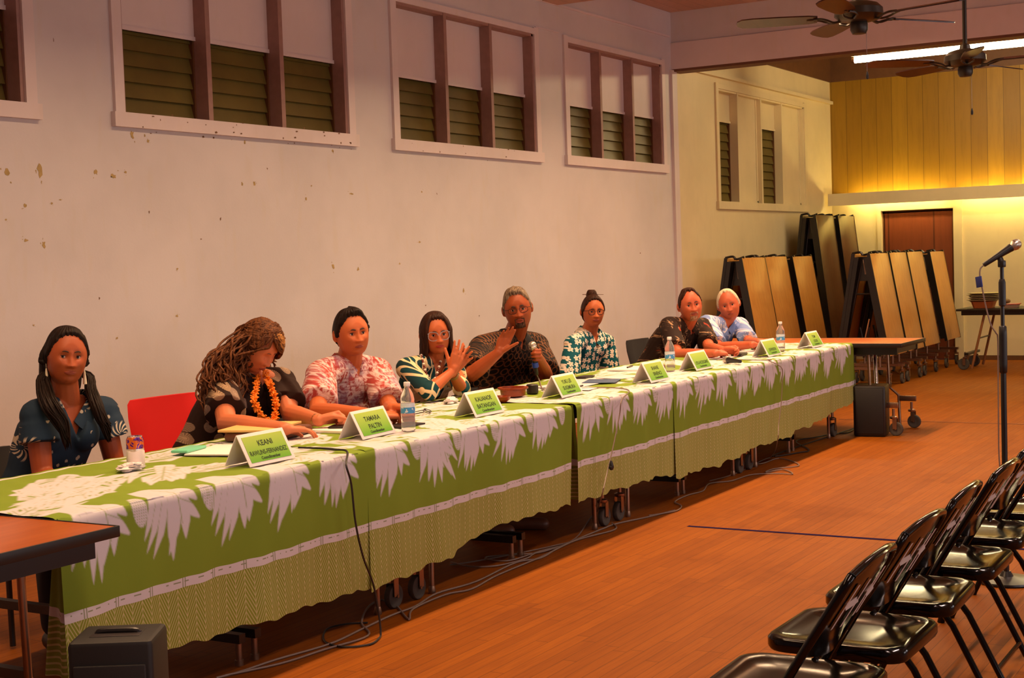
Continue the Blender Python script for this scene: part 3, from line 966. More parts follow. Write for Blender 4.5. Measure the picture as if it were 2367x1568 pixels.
# papers, notebooks
M['paper'] = plain('paper', rgb(244, 236, 226), .8, var=.03)
M['manila'] = plain('manila_folder', rgb(232, 186, 110), .7, var=.05)
M['leather'] = plain('brown_leather', rgb(104, 62, 40), .45, var=.2, scale=30)
M['pale'] = plain('printed_handout', rgb(214, 200, 204), .7, var=.1, scale=40)
M['darkcover'] = plain('dark_cover', rgb(34, 26, 26), .4, var=.2)
M['mint'] = plain('mint_case', rgb(120, 214, 168), .4, var=.05)
M['blue'] = plain('blue_cover', rgb(70, 90, 120), .5, var=.1)
def sheet(name, x, y, sx, sy, th, rz, m, label, cat, z=ZT, bev=.001):
    o = MB().box((0, 0, th/2), (sx, sy, th), bevel=bev).build(name, m, loc=(x, y, z), rotz=rz)
    return tag(o, label, cat)
_nb = thing('spiral_notebook', 'open white notebook under the mint phone case, right of the can', 'notebook', (4.50, 4.05, ZT), .3)
MB().box((0, 0, .004), (.30, .20, .008), bevel=.002).build('page_block', M['paper'], _nb)
MB().box((0, 0, .0005), (.31, .21, .002), bevel=.0008).build('cover', M['darkcover'], _nb)
sheet('phone_case', 4.42, 4.16, .165, .078, .012, .25, M['mint'], 'mint green phone case lying on the notebook right of the can', 'phone case', ZT+.0085, .005)
_pf = MB()
_pf.box((0, 0, .021), (.36, .25, .042), bevel=.02)
_o = _pf.build('padfolio', M['leather'], loc=(4.93, 4.16, ZT), rotz=.15); tag(_o, 'brown leather pouch under a folder, behind the nearest name card', 'pouch')
sheet('manila_folder', 4.92, 4.20, .34, .25, .010, .28, M['manila'], 'yellow folder resting on the brown leather pouch', 'folder', ZT+.043)
sheet('notepad', 5.28, 4.00, .30, .21, .012, .0, M['paper'], 'white notepad under the dark phone in front of the garlanded person', 'notepad')
_ph = thing('mobile_phone', 'dark phone lying on the notepad under the typing hand', 'phone', (5.27, 4.02, ZT+.0125), .35)
MB().box((0, 0, .005), (.155, .078, .010), bevel=.004).build('phone_body', M['darkcover'], _ph)
MB().box((0, 0, .0103), (.146, .069, .0008), bevel=.0003).build('screen', plain('phone_glass', rgb(30, 26, 30), .06, spec=.8), _ph)
_rc = MB(); [(_rc.ball((0.03*math.cos(k)*.0, 0, 0), (.02, .015, .011), 12, 8)) for k in (0,)]
_o = _rc.build('wrapped_candy', M['manila'], loc=(4.58, 3.93, ZT+.012)); tag(_o, 'small pale wrapped sweet behind the nearest name card', 'sweet')
sheet('handout', 5.85, 4.16, .32, .22, .003, .1, M['paper'], 'white paper in front of the red-shirted person by the first bottle', 'paper')
sheet('tablet_computer', 5.46, 3.80, .17, .11, .008, -.1, M['darkcover'], 'dark tablet edge lying between the second name card and the first bottle', 'tablet')
sheet('mobile_phone', 7.98, 4.17, .155, .075, .009, .1, M['darkcover'], 'dark phone before the person with the bun', 'phone')
sheet('handout', 7.55, 4.02, .50, .28, .003, .05, M['pale'], 'pale printed handout right of the fourth name card', 'paper')
sheet('handout', 7.72, 3.92, .25, .20, .003, .3, M['blue'], 'blue sheet sticking out between papers near the fourth name card', 'paper', ZT+.0035)
sheet('handout', 8.05, 3.95, .26, .20, .003, -.2, M['pale'], 'pale sheet behind the fifth name card', 'paper')
_o = MB().cyl((-.07, 0, 0), (.07, 0, 0), .005, n=10).cyl((.07, 0, 0), (.082, 0, 0), .004, .001, n=10).build('pen', M['darkcover'], loc=(7.30, 3.86, ZT+.010), rotz=.1); tag(_o, 'black pen lying right of the fourth name card', 'pen')
sheet('notepad', 7.28, 3.80, .16, .10, .004, .1, M['paper'], 'small white card under the black pen', 'notepad')
sheet('notepad', 8.62, 4.16, .30, .21, .010, .05, M['paper'], 'white pad between the person with the bun and the second bottle', 'notepad')
_o = MB().cyl((-.07, 0, 0), (.07, 0, 0), .005, n=10).cyl((.07, 0, 0), (.082, 0, 0), .004, .001, n=10).build('pen', M['darkcover'], loc=(8.63, 4.17, ZT+.016), rotz=.2); tag(_o, 'dark pen on the white pad left of the second bottle', 'pen')
sheet('wallet', 8.72, 3.98, .12, .09, .018, .1, M['leather'], 'dark brown wallet just behind the second bottle', 'wallet', bev=.005)
sheet('notepad', 9.98, 4.02, .28, .21, .008, .1, M['paper'], 'white pad under the hands of the white-haired person', 'notepad')
sheet('notepad', 9.60, 3.92, .24, .17, .006, .1, M['pale'], 'pale pad near the clasped hands of the dark-shirted person', 'notepad')
sheet('cloth_pouch', 9.86, 3.88, .17, .08, .02, .1, M['darkcover'], 'flat black case behind the seventh name card', 'case', bev=.007)
sheet('handout', 10.62, 3.95, .25, .2, .003, .1, M['darkcover'], 'dark folder left of the last name card', 'folder')

# eyeglasses on the cloth
def glasses_mesh(mb, w=.062, h=.040, r=.0016, cat=0.0, y=0.0, square=0):
    """frame pieces for two rims centred on +-.034, in the xz plane"""
    for s in (-1, 1):
        pts = []
        for k in range(25):
            a = 2*PI*k/24
            ex = .72 if square else .88
            cx = math.copysign(abs(math.cos(a))**ex, math.cos(a)); sz = math.copysign(abs(math.sin(a))**ex, math.sin(a))
            pts.append((s*.034+cx*w/2*.92, y, sz*h/2+cat*max(0, s*cx)*max(0, sz)))
        mb.tube(pts, r, 6)
    mb.tube([(-.007, y, .006), (0, y-.002, .009), (.007, y, .006)], r, 6)
    return mb
_g = thing('eyeglasses', 'black-rimmed eyeglasses lying folded on the cloth behind the third name card', 'eyeglasses', (5.95, 4.0, ZT), .5)
_gm = glasses_mesh(MB(), r=.0022)
_gm.v = [(x, z*.9, y+.012+z*.35) for x, y, z in _gm.v]
_gm.build('frame_front', M['black'], _g)
for s in (-1, 1):
    MB().tube([(s*.068, .01, .014), (s*.06, .05, .006), (s*.02, .10, .003), (-s*.03, .115, .003)], .0022, 6).build('temple_arm', M['black'], _g)

# wooden bowls / dark jars between the KAUANOE and YUKI LEI cards
M['redwood'] = wood_top('glossy_red_wood', rgb(150, 62, 24), rgb(110, 40, 14), 0)
_o = thing('wooden_bowl', 'small clear-lidded red-brown dish behind the third name card', 'dish', (6.52, 3.92, ZT))
MB().lathe([(0, 0), (.035, 0), (.055, .012), (.060, .030), (.056, .031), (.048, .014), (0, .010)], n=26).build('dish_body', M['redwood'], _o)
_o = thing('wooden_bowl', 'larger dark red wooden bowl with a flat rim left of the fourth name card', 'bowl', (6.80, 4.00, ZT))
MB().lathe([(0, 0), (.05, 0), (.068, .006), (.072, .040), (.085, .044), (.085, .052), (.064, .052), (.060, .02), (0, .015)], n=30).build('bowl_body', M['redwood'], _o)
_o = MB().lathe([(0, 0), (.03, 0), (.034, .004), (.034, .048), (.03, .052), (0, .052)], n=20).build('dark_cup', M['darkcover'], loc=(6.98, 3.98, ZT)); tag(_o, 'small dark cup between the red bowl and the fourth name card', 'cup')

# microphone lying on the cloth
M['micgrille'] = plain('metal_mesh_grille', rgb(190, 178, 160), .35, .8, scale=300, var=.35)
def microphone(name_parent, wire=False, grille='micgrille', ring=None):
    """local: tail at 0, head toward +z"""
    MB().lathe([(.0, 0), (.010, 0), (.0115, .004), (.013, .06), (.0175, .125), (.019, .145), (.0205, .155), (.0205, .161), (.0, .161)], n=20).build('microphone_body', M['black'] if not ring else ring, name_parent)
    MB().lathe([(.0, .158), (.018, .16), (.0245, .172), (.0262, .185), (.0245, .199), (.0175, .209), (.008, .2135), (0, .2145)], n=22).build('grille', M[grille], name_parent)
    MB().lathe([(.0255, .181), (.0268, .182), (.0268, .187), (.0255, .188)], n=22).build('grille_ring', M['chrome'], name_parent)
_o = thing('microphone', 'black microphone with round metal grille lying on the cloth by the clasped hands', 'microphone', (9.32, 3.79, ZT+.024))
microphone(_o)
_a, _b = onz(1712, 836, ZT+.02), onz(1646, 828, ZT+.024)
_o.location = _a; _o.rotation_euler = (_b-_a).normalized().to_track_quat('Z', 'Y').to_euler()

# cables: over the cloths and along the floor
M['cable'] = plain('grey_cable', rgb(120, 100, 88), .5)
M['bcable'] = plain('black_cable', rgb(30, 24, 22), .5)
def smooth_path(pts, k=6):
    P = [Vector(p) for p in pts]; out = []
    for i in range(len(P)-1):
        a, b, c, d = P[max(i-1, 0)], P[i], P[i+1], P[min(i+2, len(P)-1)]
        for j in range(k):
            t = j/k
            out.append(.5*((2*b)+(-a+c)*t+(2*a-5*b+4*c-d)*t*t+(-a+3*b-3*c+d)*t**3))
    out.append(P[-1]); return out
def cable(label, pts, m='cable', r=.0045, group='cables around the table row'):
    sp = smooth_path(pts)
    for v in sp: v.z = max(v.z, r+.0012)
    o = MB().tube(sp, r, 6).build('cable', M[m])
    return tag(o, label, 'cable', group)
def fl(px, py, z=.006): p = onz(px, py, z); return (p.x, p.y, z)
YF = 3.415
def fr(px, py): p = unY(px, py, YF); return (p.x, YF, p.z)
cable('black cable hanging down the nearest seam, right of the nearest name card',
      [tuple(onz(690, 1035, ZT+.004)), tuple(onz(740, 1037, ZT+.004)), tuple(onz(770, 1040, ZT+.005)), (4.62, 3.50, ZT+.004), fr(800, 1075), fr(812, 1120), fr(822, 1210), fr(840, 1290), fr(865, 1360), fl(880, 1470), fl(855, 1490), fl(790, 1496), fl(750, 1482), fl(756, 1455), fl(800, 1443), fl(850, 1440)], 'bcable', .0042)
cable('thin grey cable with a black plug hanging over the middle cloth',
      [tuple(onz(1345, 898, ZT+.004)), tuple(onz(1400, 896, ZT+.004)), (7.22, 3.50, ZT+.003), fr(1437, 925), fr(1432, 960), fr(1418, 1030), fr(1405, 1085), fr(1390, 1150), fl(1375, 1190), fl(1330, 1245), fl(1280, 1262), fl(1180, 1283), fl(1085, 1300), fl(1040, 1306)], 'cable', .0035)
_p = fr(1406, 1078)
_o = thing('cable_plug', 'small black plug hanging on the thin cable before the middle cloth', 'plug', (_p[0], YF-.018, _p[2]))
MB().lathe([(0, -.022), (.010, -.018), (.013, 0), (.010, .018), (.005, .03), (0, .03)], n=10).box((0, 0, -.005), (.034, .018, .016), bevel=.004).build('plug_body', M['black'], _o)
cable('thin brown cable hanging over the cloth between the seventh name card and the last bottle',
      [tuple(onz(1700, 832, ZT+.004)), tuple(onz(1780, 833, ZT+.004)), (9.42, 3.50, ZT+.003), fr(1806, 850), fr(1808, 880), fr(1806, 930), fr(1800, 980), fr(1797, 1020), fl(1780, 1058), fl(1700, 1095), fl(1640, 1112)], 'cable', .003)
cable('long grey cable lying along the floor from the near corner to the middle casters',
      [fl(x, y) for x, y in ((500, 1568), (560, 1552), (640, 1525), (760, 1490), (830, 1458), (900, 1425), (960, 1402), (1010, 1372), (1100, 1345), (1190, 1302), (1250, 1290), (1300, 1262), (1395, 1222), (1430, 1210), (1500, 1195), (1560, 1180))], 'cable', .0048)
cable('second grey cable running beside the first toward the center casters',
      [fl(x, y, .007) for x, y in ((520, 1562), (650, 1534), (750, 1502), (850, 1470), (836, 1440), (850, 1405), (880, 1388), (915, 1400), (945, 1432), (955, 1408), (1030, 1375), (1090, 1362), (1150, 1330), (1250, 1288), (1330, 1250), (1420, 1225), (1415, 1210))], 'cable', .0045)
cable('grey cable looped on the floor beneath the cloth hem in the middle',
      [fl(x, y, .008) for x, y in ((1042, 1300), (1090, 1310), (1150, 1308), (1215, 1292), (1240, 1278), (1300, 1262), (1250, 1274), (1180, 1296), (1130, 1294), (1125, 1288), (1165, 1284), (1250, 1277), (1330, 1250))], 'cable', .004)
cable('brown cable curling on the open floor past the far casters',
      [fl(x, y, .007) for x, y in ((1500, 1192), (1560, 1182), (1575, 1170), (1560, 1160), (1590, 1145), (1625, 1135), (1640, 1118), (1690, 1112), (1735, 1098), (1790, 1095), (1832, 1096), (1810, 1086), (1770, 1092), (1790, 1084), (1842, 1078), (1840, 1070), (1800, 1060), (1760, 1072), (1712, 1074))], 'cable', .004)
cable('black cable from the far floor speaker back under the farthest cloth',
      [fl(x, y, .008) for x, y in ((1985, 985), (1960, 1000), (1930, 1003), (1880, 1012), (1840, 1020), (1870, 1040), (1850, 1046), (1790, 1052))]+[fl(1975, 990, .01)], 'bcable', .005)
# purple-blue tape across the floor
_o = MB(); 
_a, _b = onz(1590, 1217, 0), onz(2085, 1250, 0)
_o.add([(_a.x-.016, _a.y, .0015), (_a.x+.016, _a.y, .0015), (_b.x+.028, -3, .0015), (_b.x-.028, -3, .0015)], [(0, 3, 2, 1)])
_o = _o.build('floor_tape', plain('blue_tape', rgb(40, 30, 60), .95, spec=0.0), smooth=False); tag(_o, 'strip of dark blue tape stuck across the wooden floor', 'tape')
# ================================================================ folding chairs, front right
M['chairblack'] = plain('glossy_black_enamel', rgb(11, 7, 5), .13, spec=.30, var=.2)
M['chalk'] = plain('white_paint_mark', rgb(205, 190, 180), .6, var=.1)
def folding_chair(label, loc, rotz, group, mark=True):
    """metal folding chair; sitter looks toward +y"""
    t = thing('folding_chair', label, 'chair', loc, rotz, group)
    m = M['chairblack']
    # seat pan: rounded slab with a raised, rolled rim
    w, d, z = .40, .40, .435
    rings = []
    def rr(hx, hy, r, zz):
        out = []
        for k, (sx, sy) in enumerate(((1, 1), (-1, 1), (-1, -1), (1, -1))):
            for j in range(6):
                a = k*PI/2+j*PI/10
                out.append(Vector((sx*(hx-r)+r*math.cos(a), .02+sy*(hy-r)+r*math.sin(a)+(.012*(abs((sx*(hx-r)+r*math.cos(a))/hx))**2 if sy > 0 else 0)*-1, zz)))
        return out
    for ins, zz in ((.022, -.03), (.004, -.038), (0, -.030), (0, -.008), (.006, 0), (.020, .002), (.040, -.004), (.075, -.010), (.12, -.012)):
        rings.append(rr(w/2-ins, d/2-ins, .06-ins*.3, z+zz))
    mb = MB().loft(rings[:1]+rings[1:]); mb.build('seat', m, t)
    # back panel: curved sheet, two legs/uprights running up its sides
    tilt = math.radians(17)
    hx = .205
    for s in (-1, 1):
        # front-leg/upright tube: from front foot up past the seat to the back top
        pts = [(s*.215, .215, .012), (s*.212, .105, .24), (s*.208, -.03, .48), (s*.205, -.165, .70), (s*.185, -.190, .745)]
        l = MB().tube(smooth_path(pts, 5), .0115, 10)
        l.tube([(s*.216, .222, .0), (s*.2155, .216, .022)], .0145, 10)
        l.build('front_leg', m, t)
        pts = [(s*.180, -.235, .012), (s*.182, -.10, .28), (s*.184, .02, .44)]
        l = MB().tube(pts, .0105, 10)
        l.tube([(s*.180, -.240, 0), (s*.180, -.236, .022)], .0135, 10)
        l.build('rear_leg', m, t)
    MB().tube(smooth_path([(-.185, -.190, .745), (-.10, -.198, .757), (0, -.200, .760), (.10, -.198, .757), (.185, -.190, .745)], 5), .0115, 10).build('top_rail', m, t)
    MB().tube([(-.213, .14, .19), (.213, .14, .19)], .008, 8).build('front_stretcher', m, t)
    MB().tube([(-.180, -.19, .105), (.180, -.19, .105)], .008, 8).build('rear_stretcher', m, t)
    for s in (-1, 1):
        MB().box((s*.197, .035, .41), (.006, .12, .03), bevel=.002).cyl((s*.190, .0, .415), (s*.215, .0, .415), .009, n=10).build('hinge_bracket', m, t)
    N = 12; front = []; 
    rows = []
    for (zz, yy, ww) in ((.535, -.062, .150), (.542, -.067, .185), (.57, -.084, .203), (.65, -.133, .203), (.725, -.179, .198), (.752, -.194, .170)):
        r = []
        for k in range(N+1):
            u = -1+2*k/N
            r.append(Vector((u*ww, yy-.022*(1-u*u), zz+(.012*(1-u*u) if zz > .74 else (-.02*(1-u*u) if zz < .54 else 0)))))
        rows.append(r)
    th = Vector((0, .0045, .0015))
    mb = MB(); vs = [p for r in rows for p in r]+[p+th for r in rows for p in r]; n = N+1; R_ = len(rows); fs = []
    for i in range(R_-1):
        for k in range(N):
            a = i*n+k; fs.append((a, a+1, a+n+1, a+n)); b = a+R_*n; fs.append((b, b+n, b+n+1, b+1))
    for k in range(N):
        fs.append((k+1, k, k+R_*n, k+1+R_*n)); a = (R_-1)*n+k; fs.append((a, a+1, a+1+R_*n, a+R_*n))
    for i in range(R_-1):
        a = i*n; fs.append((a, a+n, a+n+R_*n, a+R_*n)); a = i*n+N; fs.append((a+n, a, a+R_*n, a+n+R_*n))
    bk = mb.add(vs, fs).build('backrest', m, t, auto=50)
    if mark:
        # hand-painted pair of H strokes on the outside of the backrest
        mk = MB()
        def st(x0, z0, x1, z1, wd=.011):
            k = 6; L = []; Rr = []
            dx, dz = x1-x0, z1-z0; L_ = math.hypot(dx, dz); nx, nz = -dz/L_*wd/2, dx/L_*wd/2
            for i in range(k+1):
                q = i/k; x, zz = x0+dx*q, z0+dz*q
                yb = -.062+(zz-.535)*(-.132/.217)-.022*(1-(x/.2)**2)-.006
                L.append((x+nx, yb, zz+nz)); Rr.append((x-nx, yb, zz-nz))
            vs = L+Rr; fs = [(i, i+1, k+2+i, k+1+i) for i in range(k)]
            mk.add(vs, fs)
        for ox in (-.085, .065):
            st(ox-.038, .600, ox-.032, .712, .017)
            st(ox+.034, .590, ox+.040, .712, .017)
            st(ox-.034, .655, ox+.036, .662, .015)
        mk.build('painted_mark', M['chalk'], bk, smooth=False)
    return t
gch = 'black folding chairs in the row at lower right'
names = ['black folding chair nearest the camera, its seat cut by the lower frame edge',
         'black folding chair second in the row, whole seat visible with bright reflections',
         'black folding chair third in the row from the camera at lower right',
         'black folding chair fourth in the row from the camera at lower right',
         'black folding chair fifth in the row, at the right edge below the microphone stand',
         'black folding chair sixth in the row, farthest back beside the stand foot']
c0 = folding_chair(names[0], (3.40, 1.20, 0), .02, gch)
CH = [(3.93, 1.21), (4.46, 1.22), (4.99, 1.21), (5.52, 1.22), (6.05, 1.20)]
for k, (x, y) in enumerate(CH):
    dup(c0, (x, y, 0), [-.02, .02, .0, -.03, .02][k], names[k+1])

# ================================================================ microphone stand
_s = thing('microphone_stand', 'tall black microphone stand rising behind the row of folding chairs', 'microphone stand', (6.55, 1.345, 0), -.4)
MB().lathe([(0, 0), (.125, 0), (.13, .006), (.128, .014), (.03, .028), (.018, .05), (0, .05)], n=36).build('base_plate', M['blackmetal'], _s)
MB().cyl((0, 0, .04), (0, 0, 1.08), .0125, n=14).build('lower_tube', M['blackmetal'], _s)
MB().lathe([(.013, .93), (.0165, .935), (.0175, .97), (.0175, 1.10), (.0165, 1.135), (.012, 1.14)], n=16).build('clutch_grip', M['rubber'] if False else M['black'], _s)
MB().cyl((0, 0, 1.10), (0, 0, 1.412), .0085, n=12).build('upper_tube', M['blackmetal'], _s)
MB().lathe([(.009, 1.225), (.0155, 1.23), (.0155, 1.33), (.011, 1.345)], n=14).build('height_collar', M['black'], _s)
_c = MB().box((0, 0, 1.412), (.022, .03, .03), bevel=.004)
_c.tube([(0, 0, 1.415), (.0, .006, 1.430), (0, .012, 1.442)], .013, 10)
_c.build('microphone_clip', M['black'], _s)
_mx = thing('microphone', 'black microphone with round grille in the clip of the tall stand', 'microphone', (0, 0, 0))
microphone(_mx, grille='micgrille')
# tail at lower left in the picture, head to the right and up
_tail = onz(2275, 613, 1.405)
def at_depth(px, py, ref):
    d = _f + CR*(px-W_/2)/F_PX - CU*(py-H_/2)/F_PX
    k = (Vector(ref)-EYE).dot(_f)/d.dot(_f)
    return EYE+d*k
_ref = (6.55, 1.345, 1.39)
_tail = at_depth(2274, 613, _ref); _head = at_depth(2355, 561, _ref)
_dir = (_head-_tail).normalized()
_mx.location = _tail; _mx.rotation_euler = _dir.to_track_quat('Z', 'Y').to_euler()
_mx.scale = ((_head-_tail).length/.205,)*3
_t1 = [at_depth(x, y, _ref) for x, y in ((2274, 613), (2266, 622), (2265, 640), (2270, 665), (2278, 705), (2290, 750), (2302, 770))]
cable('grey cable looping from the stand microphone down along the stand', [tuple(p) for p in _t1]+[(6.54, 1.365, 1.08), (6.54, 1.366, .9), (6.54, 1.368, .6), (6.55, 1.372, .3), (6.52, 1.50, .03), (6.45, 1.56, .012)], 'cable', .0032)
_o = MB().box((0, 0, 0), (.006, .032, .048), rot=Matrix.Rotation(-.15, 3, 'X'), bevel=.001).build('cable_tag', plain('blue_cable_tag', rgb(24, 44, 120), .5), loc=tuple(at_depth(2263, 652, _ref)), rotz=-.5)
tag(_o, 'small blue tag hanging on the microphone cable left of the stand', 'tag')
MB().cyl((-.020, 0, .52), (-.014, 0, .52), .008, n=10).build('cable_clip', M['black'], _s)

# ================================================================ loudspeakers
def mk_spk():
    t = NT('black_speaker_grille', .6)
    v = t.voro(t.coord(), 260)[0]
    t.color(t.mix(v, rgb(14, 11, 10), rgb(26, 22, 20))); return t.m
M['spk'] = mk_spk()
_s = thing('loudspeaker', 'black floor loudspeaker standing upright at the far end of the cloth table', 'speaker', (11.40, 3.37, 0), .15)
b = MB(); b.box((0, 0, .205), (.27, .25, .40), bevel=.012)
b.build('cabinet', M['black'], _s)
MB().box((-.137, 0, .205), (.008, .215, .36), bevel=.003).build('grille', M['spk'], _s)
_h = MB(); [_h.cyl((x, y, 0), (x, y, .008), .012, n=8) for x in (-.1, .1) for y in (-.09, .09)]
MB().box((0, 0, .003), (.22, .20, .008)).build('base_pad', M['rubber'], _s)
_s = thing('loudspeaker', 'dark floor loudspeaker with carrying handle at the lower left, before the cloth corner', 'speaker', (2.90, 3.03, 0), .55)
prof = [(-.15, 0), (.15, 0), (.155, .30), (.12, .47), (-.06, .50), (-.155, .46)]
Mx = Matrix(((0, 0, 1), (1, 0, 0), (0, 1, 0)))
b = MB().box((0, 0, .242), (.20, .235, .484), bevel=.014)
b.build('cabinet', plain('textured_dark_cabinet', rgb(16, 10, 7), .6, var=.2, scale=60), _s)
MB().box((-.107, 0, .22), (.012, .20, .40), bevel=.004).build('grille', M['spk'], _s)
h = MB().tube(smooth_path([(0, -.06, .470), (0, -.055, .488), (0, 0, .491), (0, .055, .488), (0, .06, .470)], 4), .008, 8)
h.build('carry_handle', M['blackmetal'], _s)
MB().box((0, 0, .4835), (.09, .14, .004), bevel=.001).build('handle_recess', M['darkcover'], _s)

# ================================================================ ceiling fans
M['fanmetal'] = plain('dark_bronze_fan', rgb(52, 44, 32), .4, .3, var=.2)
M['blade'] = wood_top('dark_wood_blade', rgb(58, 26, 14), rgb(42, 18, 10), 0)
def ceiling_fan(label, loc, a0, rod_top):
    t = thing('ceiling_fan', label, 'ceiling fan', loc, 0, 'ceiling fans')
    MB().lathe([(0, .062), (.06, .062), (.10, .05), (.125, .025), (.128, -.01), (.10, -.035), (.055, -.045), (0, -.045)], n=36).build('motor_housing', M['fanmetal'], t)
    MB().lathe([(0, -.04), (.042, -.044), (.046, -.055), (.046, -.085), (.036, -.105), (0, -.108)], n=26).build('switch_cup', M['fanmetal'], t)
    MB().lathe([(.012, rod_top-.05), (.014, .10), (.03, .09), (.036, .06), (0, .055)], n=16).build('down_rod', M['fanmetal'], t)
    MB().lathe([(0, rod_top), (.065, rod_top), (.06, rod_top-.05), (.018, rod_top-.09), (0, rod_top-.09)], n=22).build('canopy', M['fanmetal'], t)
    for k in range(5):
        a = a0+k*2*PI/5
        R = Matrix.Rotation(a, 3, 'Z')
        pitch = Matrix.Rotation(math.radians(13), 3, 'X')
        ir = MB()
        for s in (-1, 1):
            pts = [R @ Vector(p) for p in smooth_path([(.085, 0, -.03), (.13, s*.012, -.04), (.165, s*.035, -.03), (.20, s*.03, -.02), (.235, s*.012, -.018)], 4)]
            ir.tube(pts, .006, 6)
        ir.tube([R @ Vector((.22, 0, -.02)), R @ Vector((.27, 0, -.018))], .012, 6, flat=.4)
        ir.build('blade_iron', M['fanmetal'], t)
        out = [(.215, -.040), (.26, -.052), (.40, -.060), (.55, -.062), (.61, -.054), (.635, -.03), (.64, 0), (.635, .03), (.61, .054), (.55, .062), (.40, .060), (.26, .052), (.215, .040)]
        bl = MB(); rings = []
        for zz in (-.0035, .0035):
            rings.append([R @ (Vector((x, 0, -.016)) + pitch @ Vector((0, y, zz))) for x, y in out])
        bl.loft(rings).build('blade', M['blade'], t, auto=30)
    c = MB().tube([(.03, -.03, -.09), (.03, -.03, -.30)], .0014, 6)
    pc = c.build('pull_chain', M['chrome'], t)
    MB().lathe([(0, -.345), (.007, -.34), (.008, -.325), (.004, -.305), (0, -.30)], (.03, -.03, 0), 10).build('chain_knob', M['black'], pc)
    return t
_p = unX(1985, 32, 7.6); ceiling_fan('nearer dark ceiling fan in front of the white beam', tuple(_p), math.radians(110), ZCEIL-_p.z)
_p = unX(2231, 138, 9.3); ceiling_fan('farther dark ceiling fan crossing in front of the glowing tube', tuple(_p), math.radians(126), ZCEIL-_p.z)
# ================================================================ folded tables parked against the far wall
M['slot'] = plain('light_label_strip', rgb(170, 150, 130), .5)
def folded_table(label, loc, h, spread, depth=.69, top='maple', rotz=0.0, group='folded tables parked in the far corner', base=.34, detail=True):
    """folding table standing shut: two leaves in an A, wheels below. Leaves span local x (depth), A opens along y"""
    t = thing('folded_table', label, 'folded table', loc, rotz, group)
    yt, yb = .085, spread/2
    for s in (-1, 1):
        a = math.atan2(yb-yt, h-base)
        L = math.hypot(yb-yt, h-base)
        R = Matrix.Rotation(s*a, 3, 'X')
        c = Vector((0, s*(yt+yb)/2, (h+base)/2))
        MB().box(c+R @ Vector((0, s*.0, 0)), (depth, .026, L), R, bevel=.006).build('leaf', M[top], t)
        for q in (-1, 1):
            e = MB()
            e.box(c+R @ Vector((q*(depth/2-.004), -s*.002, 0)), (.012, .034, L+.01), R)
            e.box(c+R @ Vector((q*(depth/2-.045), -s*.040, 0)), (.085, .052, L-.06), R)
            e.build('edge_frame', M['blackmetal'], t, smooth=False)
    f = MB()
    f.box((0, 0, h-.012), (depth-.08, .012, .012))
    f.tube(smooth_path([(-depth/2+.05, -yt-.02, h+.012), (-depth/2+.05, -.02, h-.01), (-depth/2+.05, .02, h+.02), (-depth/2+.05, yt+.02, h+.008)], 4), .013, 6)
    f.tube(smooth_path([(depth/2-.05, -yt-.02, h+.012), (depth/2-.05, -.02, h-.01), (depth/2-.05, .02, h+.02), (depth/2-.05, yt+.02, h+.008)], 4), .013, 6)
    f.build('hinge_bar', M['blackmetal'], t)
    for q in (-1, 1):
        g = MB()
        x = q*(depth/2-.10)
        g.box((x, 0, h-.16), (.02, .15, .26))
        g.cyl((x, -.10, h*.70), (x, .10, h*.70), .010, n=8)
        for s in (-1, 1):
            g.cyl((x, s*.02, h-.1), (x, s*(yb-.07), base+.12), .014, n=8)
            g.cyl((x, s*.05, h*.45), (x, -s*.02, base-.02), .012, n=8)
        g.box((x, 0, base+.02), (.04, spread*.62, .05))
        g.build('folding_frame', M['blackmetal'], t, smooth=False)
    if detail:
        MB().box((-depth/2+.084, -.015, h-.14), (.004, .016, .16), Matrix.Rotation(-.12, 3, 'X')).build('label_strip', M['slot'], t, smooth=False)
        MB().cyl((-depth/2+.07, -.06, base+.40), (-depth/2+.07, .02, base+.06), .009, n=8).build('release_rod', M['chrome'], t)
    for q in (-1, 1):
        x = q*(depth/2-.10)
        MB().box((x, 0, .205), (.05, spread*1.02, .03)).build('foot_bar', M['steel'], t, smooth=False)
        for s in (-1, 1):
            MB().cyl((x, s*spread*.28, .21), (x, s*spread*.28, base+.06), .014, n=10).build('leg', M['steel'], t)
            caster(t, x, s*spread*.46, 0 if q > 0 else PI, .06)
    return t
G = [(14.68, 5.685, 1.44, .54, 'maple', 'short folded table with light wooden leaf, nearest of the left group'),
     (15.38, 5.69, 1.44, .54, 'maple', 'short folded table second in the left group, leaf joining the first'),
     (16.30, 5.70, 1.43, .54, 'maple', 'short folded table third in the left group, beyond a black gap'),
     (17.58, 5.84, 1.93, .54, 'walnut', 'tall folded table with dark leaves rising behind the left group'),
     (18.46, 5.84, 1.93, .54, 'walnut', 'tall folded table with dark leaf, farther of the two tall ones'),
     (15.57, 4.585, 1.44, .56, 'maple', 'short folded table with pale leaf, nearest of the right group before the brown door'),
     (16.33, 4.59, 1.44, .56, 'maple', 'short folded table second in the right group'),
     (17.10, 4.60, 1.44, .56, 'maple', 'short folded table third in the right group, leaf joining the second'),
     (18.22, 4.62, 1.43, .56, 'maple', 'short folded table farthest in the right group, standing before the door edge')]
for (x, y, h, sp, mt, lb) in G:
    folded_table(lb, (x, y, 0), h, sp, top=mt, rotz=.0)

